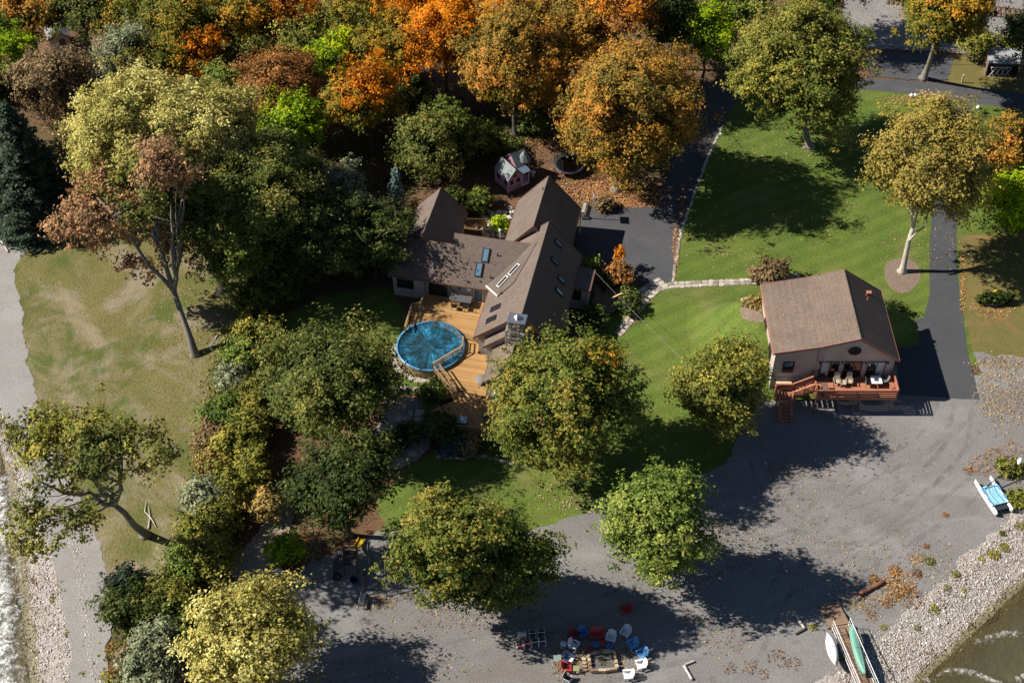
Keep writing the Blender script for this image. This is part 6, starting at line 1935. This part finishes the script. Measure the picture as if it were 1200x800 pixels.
# ------------------------------------------------------------------ the wood behind the house
FW = 'trees of the wood behind the main house'
wood = [
 ('spruce_tree', 'dark blue green spruce at the left edge above the gravel track', (26, 186), 62, 8.0, 'spruce', 84, dict(conifer=True, leaf=.26, dens=42)),
 ('brown_tree', 'greyish brown round tree at the upper left near the cottage', (62, 102), 50, 8.0, 'brown', 54, dict(leaf=.22, dens=28)),
 ('silver_tree', 'silvery grey green tree over the pale cottage roof', (154, 64), 40, 8.0, 'silver', 38, dict(leaf=.22, sparse=.55, bark='grey', forks=3)),
 ('silver_bush_tree', 'small silvery tree between the cottage and the willow', (112, 112), 22, 4.5, 'silver', 20, dict(leaf=.22)),
 ('lime_tree', 'bright green tree at the far left edge', (14, 68), 30, 7.0, 'lime', 46, {}),
 ('autumn_tree', 'amber and green tree in the top left corner', (30, 14), 48, 8.5, 'maple_gold', 30, {}),
 ('olive_tree', 'dull olive tree along the top edge left of centre', (95, 8), 46, 9.0, 'olive', 34, {}),
 ('autumn_tree', 'olive brown tree at the top above the orange sapling', (210, 30), 62, 9.0, 'maple', 48, {}),
 ('autumn_tree', 'small orange tree in front of the olive brown one at the top', (236, 66), 28, 7.5, 'maple_orange', 36, dict(clump=.7)),
 ('green_tree', 'narrow bright green tree left of the russet tree', (262, 106), 24, 6.5, 'feather', 36, dict(clump=.7)),
 ('russet_tree', 'round russet brown tree in the upper left wood', (322, 94), 47, 8.0, 'russet', 42, dict(leaf=.22)),
 ('orange_tree', 'orange tree cut by the top edge right of the olive brown one', (335, 6), 40, 9.5, 'maple_orange', 26, {}),
 ('lime_tree', 'yellow lime tree just behind the russet tree', (358, 45), 34, 8.0, 'yellow_green', 24, dict(clump=.7)),
 ('green_tree', 'vivid green tree right of the russet tree', (390, 68), 32, 7.0, 'lime', 34, dict(clump=.75)),
 ('lime_tree', 'light green tree in front of the russet tree', (345, 146), 34, 7.0, 'lime', 36, dict(clump=.75)),
 ('green_tree', 'soft green tree between the light green one and the olive one', (322, 180), 40, 6.5, 'feather', 36, {}),
 ('dark_tree', 'dark brown green tree at the top left of centre', (415, 20), 50, 9.0, 'maple', 34, dict(dens=22)),
 ('orange_tree', 'orange topped tree left of the round olive tree', (430, 108), 36, 8.0, 'maple_orange', 38, dict(parts=[((0, 0, .15), .9, .9, 'maple_orange'), ((0, 0, -.3), 1, .8, 'maple')])),
 ('dark_tree', 'dark green understory tree below the orange tree line', (480, 108), 24, 4.0, 'dark', 26, dict(clump=.6)),
 ('orange_tree', 'bright orange tree at the top centre', (520, 42), 44, 10.0, 'maple_orange', 52, {}),
 ('orange_tree', 'deep orange tree cut by the top edge left of centre', (470, 0), 42, 10.0, 'maple_orange', 28, {}),
 ('gold_tree', 'large golden tree at top centre behind the playhouse', (600, 68), 66, 10.5, 'maple_gold', 70, dict(lobes=18, parts=[((0, 0, 0), 1, 1, 'maple_gold'), ((.2, .2, -.1), .85, .9, 'maple')])),
 ('orange_tree', 'orange tree behind the large golden one at the top edge', (566, 8), 44, 11.5, 'maple_orange', 34, {}),
 ('gold_tree', 'amber tree right of the large golden one', (676, 42), 44, 10.0, 'maple_gold', 48, {}),
 ('russet_tree', 'pinkish russet tree cut by the top edge above the big maple', (728, 12), 46, 12.0, 'russet', 36, dict(parts=[((0, 0, 0), 1, 1, 'russet'), ((.1, -.2, .2), .6, .7, 'maple_orange')])),
 ('olive_tree', 'round olive tree behind the rear left wing of the house', (500, 172), 36, 4.4, 'olive', 50, dict(leaf=.22, clump=.7, dens=34)),
 ('dark_tree', 'green tree tucked behind the round olive tree', (528, 150), 30, 4.4, 'green', 42, dict(clump=.7)),
 ('lime_tree', 'yellow green tree left of the tall lawn tree', (828, 42), 34, 7.0, 'lime', 40, dict(dens=22)),
 ('dark_tree', 'dark green tree at the top edge left of the utility pole', (790, 28), 30, 8.0, 'dark', 44, {}),
 ('dark_tree', 'dark tree at the top edge behind the tall lawn tree', (868, 4), 36, 8.5, 'green', 30, {}),
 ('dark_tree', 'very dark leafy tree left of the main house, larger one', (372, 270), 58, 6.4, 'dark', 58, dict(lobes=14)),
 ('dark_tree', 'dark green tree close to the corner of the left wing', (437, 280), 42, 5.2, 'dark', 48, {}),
 ('silver_tree', 'small grey leaved tree above the dark tree left of the house', (402, 218), 26, 5.5, 'silver', 22, dict(clump=.6, sparse=.3)),
 ('brown_tree', 'small brownish tree left of the rear wing', (442, 250), 20, 4.5, 'brown', 18, dict(clump=.6)),
 ('blue_spruce', 'narrow blue spruce left of the rear wing roof', (464, 222), 13, 3.2, 'blue', 34, dict(conifer=True, leaf=.22, dens=26, Rv=3.1)),
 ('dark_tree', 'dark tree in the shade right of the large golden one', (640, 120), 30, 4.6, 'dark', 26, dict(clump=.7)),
 ('gold_tree', 'amber tree deep in the wood between orange trees', (470, 50), 30, 8.5, 'maple', 32, {}),
 ('dark_tree', 'dark tree at the right edge above the shelter', (1206, 36), 26, 7.0, 'dark', 34, {}),
 ('yellow_tree', 'bright yellow bush tree left of the roadside shelter', (1146, 52), 20, 2.4, 'yellow_green', 20, dict(clump=.55, leaf=.22)),
 ('yellow_tree', 'yellow bush behind the roadside shelter', (1182, 52), 16, 2.0, 'yellow_green', 12, dict(clump=.5, leaf=.22)),
 ('dark_tree', 'dark tree cut by the top edge right of the tall lawn tree', (972, -28), 44, 9.0, 'green', 44, {}),
 ('autumn_tree', 'dull amber tree along the top edge beside the orange one', (280, 22), 44, 9.0, 'maple', 40, {}),
 ('autumn_tree', 'brown green tree filling the gap above the russet tree', (290, 62), 34, 6.5, 'olive', 30, {}),
 ('autumn_tree', 'dark amber tree at the top edge beside the silvery one', (150, 18), 44, 8.0, 'maple', 30, {}),
 ('olive_tree', 'shaded olive tree right of the silvery tree', (192, 84), 34, 6.5, 'maple', 34, {}),
 ('dark_tree', 'shaded green tree between the willow and the green tree', (250, 150), 34, 6.5, 'green', 34, {}),
 ('maple_tree', 'amber tree in the dim wood right of the vivid green tree', (440, 62), 34, 7.0, 'maple', 34, {}),
 ('dark_tree', 'dim green tree beside the brown tree at far left', (-5, 34), 34, 8.0, 'green', 36, {}),
 ('gold_tree', 'amber tree cut by the top edge right of the large golden one', (640, 6), 44, 11.0, 'maple_gold', 34, {}),
 ('dark_tree', 'dark tree cut by the top edge right of the russet one', (778, 4), 36, 9.0, 'dark', 30, {}),
 ('green_tree', 'green tree on the far left side above the spruce', (-14, 120), 34, 7.0, 'dark', 40, {}),
 ('maple_tree', 'tall amber tree between the russet and the orange topped tree', (400, 130), 26, 6.0, 'maple', 28, dict(clump=.7)),
 ('green_tree', 'green tree beneath the willow at its lower right', (236, 250), 40, 8.0, 'green', 40, dict(sparse=.2)),
 ('olive_tree', 'olive tree over the dark trunk right of the two stems', (282, 290), 40, 7.0, 'green', 42, {}),
]
for i, (nm, lb, c, rw, hc, pal, rh, kw) in enumerate(wood):
    kw = dict(kw)
    kw.setdefault('dens', 32)
    tree(nm, lb, c, rw, hc, pal, rh, seed=40 + i, group=FW, **kw)

# ------------------------------------------------------------------ shrubs
HG = 'shrubs of the hedgerow along the left lawn'
hedge = [
 ((300, 352), 22, 'green', 26, 'mid green shrub at the upper end of the hedgerow'),
 ((322, 330), 30, 'green', 34, 'green shrub under the olive tree at the hedgerow top'),
 ((302, 385), 22, 'yellow_green', 26, 'yellowish shrub below the dark hedgerow end'),
 ((286, 418), 20, 'feather', 20, 'green shrub beside the long trunk shadow'),
 ((272, 448), 18, 'silver', 18, 'silver green shrub in the upper hedgerow'),
 ((286, 470), 20, 'yellow_green', 18, 'yellow tipped shrub at the left of the upper dark tree'),
 ((262, 486), 22, 'feather', 20, 'soft green shrub in the middle of the hedgerow'),
 ((292, 502), 22, 'yellow_green', 20, 'yellow green shrub under the dark trees on the hedgerow right'),
 ((250, 515), 18, 'brown', 18, 'brownish shrub at the lawn side of the hedgerow'),
 ((276, 530), 24, 'yellow_green', 24, 'mottled yellow olive shrub in the middle of the hedgerow'),
 ((296, 548), 22, 'yellow_green', 22, 'yellow green shrub on the right of the middle hedgerow'),
 ((246, 550), 18, 'tan', 18, 'straw coloured shrub at the lawn side'),
 ((236, 585), 24, 'silver', 22, 'grey green shrub opposite the leaning tree'),
 ((270, 575), 26, 'yellow_green', 26, 'large yellow olive shrub opposite the leaning tree'),
 ((256, 612), 24, 'yellow_green', 22, 'yellowing shrub below the grey green one'),
 ((226, 632), 18, 'yellow_green', 18, 'yellow shrub at the tip of the leaning tree shadow'),
 ((246, 655), 26, 'yellow_green', 24, 'wide yellow shrub below the trunk shadow'),
 ((215, 668), 20, 'feather', 20, 'fresh green shrub left of the wide yellow one'),
 ((196, 696), 22, 'yellow_green', 20, 'golden shrub towards the lower end of the hedgerow'),
 ((172, 722), 20, 'olive', 20, 'olive shrub between golden shrub and evergreen'),
 ((142, 712), 26, 'dark', 26, 'dark evergreen shrub at the corner of the left lawn'),
 ((146, 685), 18, 'spruce', 16, 'blue green juniper at the lower lawn corner'),
 ((182, 758), 28, 'silver', 28, 'pale grey green shrub at the bottom left'),
 ((212, 735), 22, 'green', 22, 'green shrub left of the bushy yellow tree'),
 ((175, 790), 26, 'silver', 22, 'pale shrub cut by the bottom edge'),
 ((150, 775), 16, 'brown', 14, 'rusty brown weed clump at the bottom left'),
 ((330, 645), 18, 'lime', 18, 'lime green bush standing alone left of the play set'),
 ((310, 595), 18, 'tan', 14, 'dry tan bush beside the dirt path'),
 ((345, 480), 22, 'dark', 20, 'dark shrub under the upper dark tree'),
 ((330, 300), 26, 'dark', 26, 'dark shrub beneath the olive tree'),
]
for i, (c, rw, pal, rh, lb) in enumerate(hedge):
    shrub(lb, (c[0], c[1] - 4), rw * 1.2, pal, rh * 1.2, hc=rw * 1.3 / 12.5 * .7, seed=200 + i, group=HG, sparse=.1, clump=.5)
GS = 'garden shrubs round the main house'
garden = [
 ((727, 317), 15, 'russet', 13, 'round reddish shrub at the corner of the parking court', 1.7),
 ((726, 297), 5, 'maple_orange', 9, 'slim orange sapling beside the reddish shrub', 2.0),
 ((692, 308), 11, 'feather', 9, 'pale green shrub between porch roof and parking court', 1.2),
 ((737, 342), 9, 'feather', 7, 'small pale shrub by the stone landing', .6),
 ((738, 356), 13, 'dark', 11, 'dark rounded shrub at the end of the entry deck', .8),
 ((712, 328), 12, 'dark', 10, 'dark shrub on the porch side of the entry deck', .9),
 ((697, 372), 16, 'dark', 12, 'dark green shrub below the porch wall', .8),
 ((905, 318), 24, 'brown', 14, 'twiggy bare brown bush at the end of the stone walkway', 1.2),
 ((882, 357), 13, 'tan', 11, 'pinkish flowering bush in the stone ringed bed', 3.0),
 ((1046, 362), 10, 'dark', 9, 'dark shrub at the right rear corner of the lake house', .8),
 ((506, 456), 18, 'green', 14, 'grey green shrub at the foot of the pool steps', .7),
 ((518, 500), 20, 'dark', 20, 'dark green shrub at the left corner of the lower deck', 1.3),
 ((528, 522), 15, 'blue', 12, 'bluish juniper below the lower deck', .6),
 ((548, 520), 13, 'brown', 10, 'brown dry shrub below the lower deck', .6),
 ((625, 530), 16, 'dark', 14, 'dark shrub at the right end of the lower deck', .8),
 ((480, 505), 14, 'dark', 14, 'dark shrub beside the stone terrace', .8),
 ((455, 520), 18, 'dark', 18, 'dark bush hanging over the left of the terrace', .9),
 ((560, 160), 30, 'green', 12, 'low green bush behind the playhouse clearing', 1.0),
 ((618, 142), 20, 'dark', 18, 'dark rhododendron behind the playhouse', 1.4),
 ((586, 262), 9, 'lime', 14, 'lime green shrub in the courtyard by the garage wing', .7),
 ((560, 236), 20, 'green', 18, 'leafy shrub between playhouse and rear wing', 1.2),
 ((488, 246), 9, 'tan', 12, 'pale tan shrub against the rear wing roof', 1.5),
 ((452, 268), 15, 'olive', 14, 'olive shrub left of the rear wing', 1.2),
 ((420, 300), 28, 'dark', 24, 'dark shrub by the left wing corner', 1.6),
 ((1168, 350), 26, 'dark', 8, 'low clipped dark hedge behind the pale blue kayak', .6),
 ((708, 240), 12, 'brown', 8, 'small reddish brown bush at the back of the parking court', .6),
 ((532, 238), 20, 'dark', 20, 'dark shrub behind the rear wing', 1.6),
 ((1182, 548), 16, 'yellow_green', 12, 'yellow green weeds beside the catamaran mast', .35),
 ((1192, 582), 14, 'yellow_green', 20, 'yellow green weeds right of the catamaran', .35),
 ((590, 168), 22, 'olive', 8, 'low olive bush at the edge of the playhouse clearing', .6),
]
for i, (c, rw, pal, rh, lb, hc) in enumerate(garden):
    shrub(lb, c, rw, pal, rh, hc, seed=300 + i, group=GS, clump=.36, leaf=.22, sparse=.45 if 'bare' in lb else 0, ysc=.32 if 'hedge' in lb else 1.0)

# ------------------------------------------------------------------ loose stuff: pebbles, fallen leaves, weeds
def pebbles(name, ax, bw, n, s0, s1, d0, d1, stops, seed, size=(.022, .07)):
    rg = np.random.default_rng(seed)
    k5 = np.arange(5) * 1.2566
    ico = np.concatenate([np.stack([np.cos(k5), np.sin(k5), np.full(5, -.2)], 1), np.stack([.72 * np.cos(k5 + .5), .72 * np.sin(k5 + .5), np.full(5, .62)], 1)])
    fc = np.array([(i, (i + 1) % 5, 5 + i) for i in range(5)] + [((i + 1) % 5, 5 + (i + 1) % 5, 5 + i) for i in range(5)] + [(5, 6, 7), (5, 7, 8), (5, 8, 9)])
    S = rg.uniform(s0, s1, n)
    D = np.where(rg.random(n) < .85, rg.uniform(d0, d1, n), d1 + rg.exponential(.25, n)) if d0 > 0 else rg.uniform(d0, d1, n)
    x = ax[0].x + ax[1].x * S + ax[2].x * D
    y = ax[0].y + ax[1].y * S + ax[2].y * D
    x = x + bend(y, ax)
    z = beach_z(D, bw)
    r = rg.uniform(size[0], size[1], n) * np.where(rg.random(n) < .06, 1.9, 1)
    sc3 = np.stack([r * rg.uniform(.7, 1.3, n), r * rg.uniform(.7, 1.3, n), r * rg.uniform(.4, .7, n)], 1)
    V = (ico[None] * rg.uniform(.75, 1.2, (n, 10, 1))) * sc3[:, None, :]
    a = rg.uniform(0, 6.28, n)
    ca_, sa_ = np.cos(a)[:, None], np.sin(a)[:, None]
    V = np.stack([V[..., 0] * ca_ - V[..., 1] * sa_, V[..., 0] * sa_ + V[..., 1] * ca_, V[..., 2]], -1) + np.stack([x, y, z + r * .15], 1)[:, None, :]
    Fq = (fc[None] + 10 * np.arange(n)[:, None, None]).reshape(-1, 3)
    o = link(name, np_mesh(name, V.reshape(-1, 3), Fq, tint_mat(name, stops, .85), np.repeat(rg.random(n), 13)))
    return o
PALEST = [(0, (.14, .115, .092)), (.3, (.32, .275, .235)), (.65, (.47, .425, .38)), (1, (.66, .62, .575))]
WETST = [(0, (.07, .055, .028)), (.4, (.15, .115, .055)), (.75, (.24, .17, .10)), (1, (.40, .33, .22))]
tag(pebbles('shore_stones', AR, BW_R, 16000, -15, 24, 0.2, 3.9, PALEST, 1), 'pale pebbles and cobbles covering the right hand beach', 'stones', kind='stuff')
tag(pebbles('shallow_stones', AR, BW_R, 3500, -15, 22, -2.6, 0.5, WETST, 2), 'brown wet stones along the right hand waterline', 'stones', kind='stuff')
tag(pebbles('shore_stones', AL, BW_L, 9000, -8, 30, 0.2, 4.4, PALEST, 3), 'pale pebbles and cobbles covering the left hand beach', 'stones', kind='stuff')
tag(pebbles('shallow_stones', AL, BW_L, 5000, -8, 30, -4.0, 0.6, [(0, (.10, .085, .06)), (.4, (.20, .175, .135)), (.75, (.30, .275, .235)), (1, (.55, .52, .48))], 4), 'wet stones showing through the shallow water at left', 'stones', kind='stuff')

def scatter_leaves(name, label, spots, stops, size, seed, zt=.03):
    """spots: (px, py, rx_px, ry_px, n) ellipses in which single leaves lie on the ground."""
    rg = np.random.default_rng(seed)
    pts = []
    for px, py, rx, ry, n in spots:
        r, a = np.sqrt(rg.random(n)) * rg.uniform(.55, 1.1, n), rg.uniform(0, 6.28, n)
        for x, y in zip(px + rx * r * np.cos(a), py + ry * r * np.sin(a)):
            q = P(x, y)
            pts.append((q.x, q.y, zt + rg.random() * .03 + bank(q.x, q.y)))
    pts = np.array(pts)
    nrm = unit(rg.normal(0, .35, (len(pts), 3)) + np.array([0, 0, 1]))
    V, Fq, T = leaf_quads(rg, pts, nrm, size, rg.random(len(pts)))
    return tag(link(name, np_mesh(name, V, Fq, tint_mat(name, stops, .8), T)), label, 'leaves', kind='stuff')
ORL = [(0, (.16, .07, .03)), (.4, (.32, .14, .06)), (.7, (.44, .22, .09)), (1, (.52, .34, .12))]
TANL = [(0, (.12, .085, .05)), (.4, (.24, .165, .09)), (.7, (.36, .25, .13)), (1, (.44, .35, .2))]
scatter_leaves('fallen_maple_leaves', 'orange fallen leaves under the large maple and along the parking court', [(720, 228, 70, 16, 2600), (690, 205, 45, 22, 1500), (745, 240, 45, 4, 500), (792, 290, 4, 40, 260), (640, 160, 45, 16, 900), (800, 235, 5, 30, 160),
      (560, 110, 90, 30, 1400), (440, 190, 60, 40, 900), (1165, 360, 34, 14, 300), (1080, 116, 60, 5, 350), (1128, 330, 4, 50, 200)], ORL, .17, 5)
scatter_leaves('fallen_dry_leaves', 'tan dry leaves strewn over gravel and lawn edges', [(1175, 460, 38, 50, 1300), (1175, 425, 45, 10, 400), (1060, 660, 110, 40, 420), (700, 755, 70, 40, 700), (690, 770, 40, 14, 400), (560, 720, 110, 30, 500), (820, 640, 120, 60, 500), (360, 640, 20, 25, 700), (470, 780, 120, 30, 260),
      (880, 640, 160, 90, 700), (440, 705, 30, 10, 260), (740, 372, 14, 12, 120), (235, 360, 60, 60, 300), (1010, 705, 30, 14, 300), (1050, 690, 25, 18, 500), (1075, 655, 10, 8, 180), (680, 590, 40, 14, 120), (960, 545, 150, 50, 350), (660, 778, 14, 22, 250), (845, 745, 40, 30, 160), (905, 170, 90, 50, 420), (1080, 290, 70, 40, 260), (850, 290, 50, 35, 120), (960, 250, 60, 40, 160), (660, 580, 60, 20, 160), (840, 420, 60, 40, 120), (230, 400, 70, 40, 200)], TANL, .15, 6)
def weeds(name, label, spots, pal, seed):
    rg = np.random.default_rng(seed)
    P_, N_, T_ = [], [], []
    for px, py, r, n in spots:
        q = P(px, py)
        zg = float(min(beach_z(np.array(inland(q.x, q.y, AR)), BW_R), beach_z(np.array(inland(q.x, q.y, AL)), BW_L)))
        a, d = rg.uniform(0, 6.28, n), np.sqrt(rg.random(n)) * r
        h = rg.uniform(.02, .45 * min(1, r), n) * (1.1 - d / r)
        P_.append(np.stack([q.x + d * np.cos(a), q.y + d * np.sin(a), zg + h + .03], 1))
        N_.append(unit(rg.normal(0, .6, (n, 3)) + np.array([0, 0, .8])))
        T_.append(np.clip(rg.normal(.5, .22, n) + rg.normal(0, .15), 0, 1))
    V, Fq, T = leaf_quads(rg, np.concatenate(P_), np.concatenate(N_), .12, np.concatenate(T_))
    return tag(link(name, np_mesh(name, V, Fq, LEAF[pal], T)), label, 'weeds', kind='stuff')
weeds('beach_weeds', 'scattered green weeds growing between the shore stones', [(1177, 640, .5, 160), (1164, 648, .6, 220), (1120, 672, .4, 110), (1095, 712, .45, 140), (1110, 688, .35, 80), (1175, 625, .35, 80), (1150, 655, .3, 60), (1090, 658, .5, 160), (953, 735, .35, 90),
      (1035, 735, .3, 70), (72, 682, .5, 140), (75, 692, .4, 90), (80, 740, .45, 120), (96, 790, .5, 130), (122, 792, .5, 130), (60, 700, .3, 50), (1130, 690, .25, 40), (1075, 735, .25, 50), (985, 770, .3, 50), (1195, 615, .5, 150)], 'yellow_green', 7)
weeds('dry_weeds', 'rusty dry weeds along the upper edge of the beach', [(1055, 685, 1.5, 330), (1065, 700, 1.2, 240), (1048, 668, .6, 150), (1075, 672, .5, 120), (1025, 680, .6, 150), (1040, 706, .6, 120), (1150, 545, 1.3, 160), (1165, 535, 1.0, 110), (1185, 528, 1.3, 150), (1135, 552, .5, 90), (1108, 603, .3, 50), (1085, 640, .3, 50),
      (1020, 722, .7, 60), (880, 782, .8, 60), (912, 772, .9, 70), (930, 778, .7, 50), (855, 783, .6, 36), (895, 790, .5, 30), (345, 662, .9, 300), (358, 628, .7, 200), (130, 760, .6, 200), (135, 785, .6, 180)], 'russet', 8)

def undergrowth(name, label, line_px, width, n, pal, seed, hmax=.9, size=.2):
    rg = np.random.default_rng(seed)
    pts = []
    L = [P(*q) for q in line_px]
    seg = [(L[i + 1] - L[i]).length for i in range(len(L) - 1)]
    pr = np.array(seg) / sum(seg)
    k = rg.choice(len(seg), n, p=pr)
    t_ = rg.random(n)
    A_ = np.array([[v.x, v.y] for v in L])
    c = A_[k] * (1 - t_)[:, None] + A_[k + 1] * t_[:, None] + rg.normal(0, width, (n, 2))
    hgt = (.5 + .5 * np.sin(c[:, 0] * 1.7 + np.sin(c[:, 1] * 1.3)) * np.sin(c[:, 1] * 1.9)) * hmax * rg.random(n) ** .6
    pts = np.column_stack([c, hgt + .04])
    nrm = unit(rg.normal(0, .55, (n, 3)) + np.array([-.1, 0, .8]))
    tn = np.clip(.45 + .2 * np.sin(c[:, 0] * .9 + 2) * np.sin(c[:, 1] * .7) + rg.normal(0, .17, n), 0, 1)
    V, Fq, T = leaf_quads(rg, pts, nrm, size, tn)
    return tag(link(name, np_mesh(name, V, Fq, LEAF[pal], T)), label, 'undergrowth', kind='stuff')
HL_PX = [(312, 345), (290, 400), (275, 450), (268, 500), (262, 545), (255, 590), (245, 640), (215, 690), (175, 735), (165, 800)]
undergrowth('hedge_undergrowth', 'tangled green weeds filling the hedgerow along the left lawn', HL_PX, 1.3, 16000, 'olive', 11)
undergrowth('hedge_undergrowth', 'yellow green weeds along the lawn side of the hedgerow', [(q[0] - 14, q[1]) for q in HL_PX], .8, 7000, 'yellow_green', 12, .6)
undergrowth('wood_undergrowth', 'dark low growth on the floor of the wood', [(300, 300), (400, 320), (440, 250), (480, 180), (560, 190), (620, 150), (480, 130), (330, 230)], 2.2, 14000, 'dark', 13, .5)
undergrowth('bed_plants', 'mixed low plants in the beds below the pool deck', [(500, 480), (515, 515), (560, 525), (620, 528)], .7, 3500, 'green', 14, .45, .16)

def roof_leaves():
    rg = np.random.default_rng(21)
    pts = []
    for _ in range(170):
        x, y = rg.uniform(-13.4, -2.6), 3.9 + 4.0 * rg.random() ** 1.8
        if x < -7.7:
            y = min(y, 6.9)
        pts.append(HW(x, y, 3.0 + (y - 3.75) * .706 + .03))
    for _ in range(120):
        x, y = 24.5 + 7.6 * rg.random() ** 1.6, rg.uniform(-6.9, 2.2)
        z = 5.75 + (x - 24.7) * .2 if x < 28.7 else 6.55 + (x - 28.7) * .3143
        pts.append(Vector((x, y, z + .03)))
    for _ in range(120):
        x, y = rg.uniform(-2.9, 1.4), rg.uniform(-2.9, 3.0)
        pts.append(HW(x, y, 3.4 + (x + 2.75) * .862 + .04))
    A_ = np.array([tuple(p) for p in pts])
    V, Fq, T = leaf_quads(rg, A_, unit(rg.normal(0, .3, (len(A_), 3)) + np.array([0, 0, 1])), .12, rg.random(len(A_)))
    tag(link('roof_leaves', np_mesh('roof_leaves', V, Fq, tint_mat('roof_leaf', TANL, .8), T)), 'scattered dry leaves lying on the house roofs', 'leaves', kind='stuff')
roof_leaves()
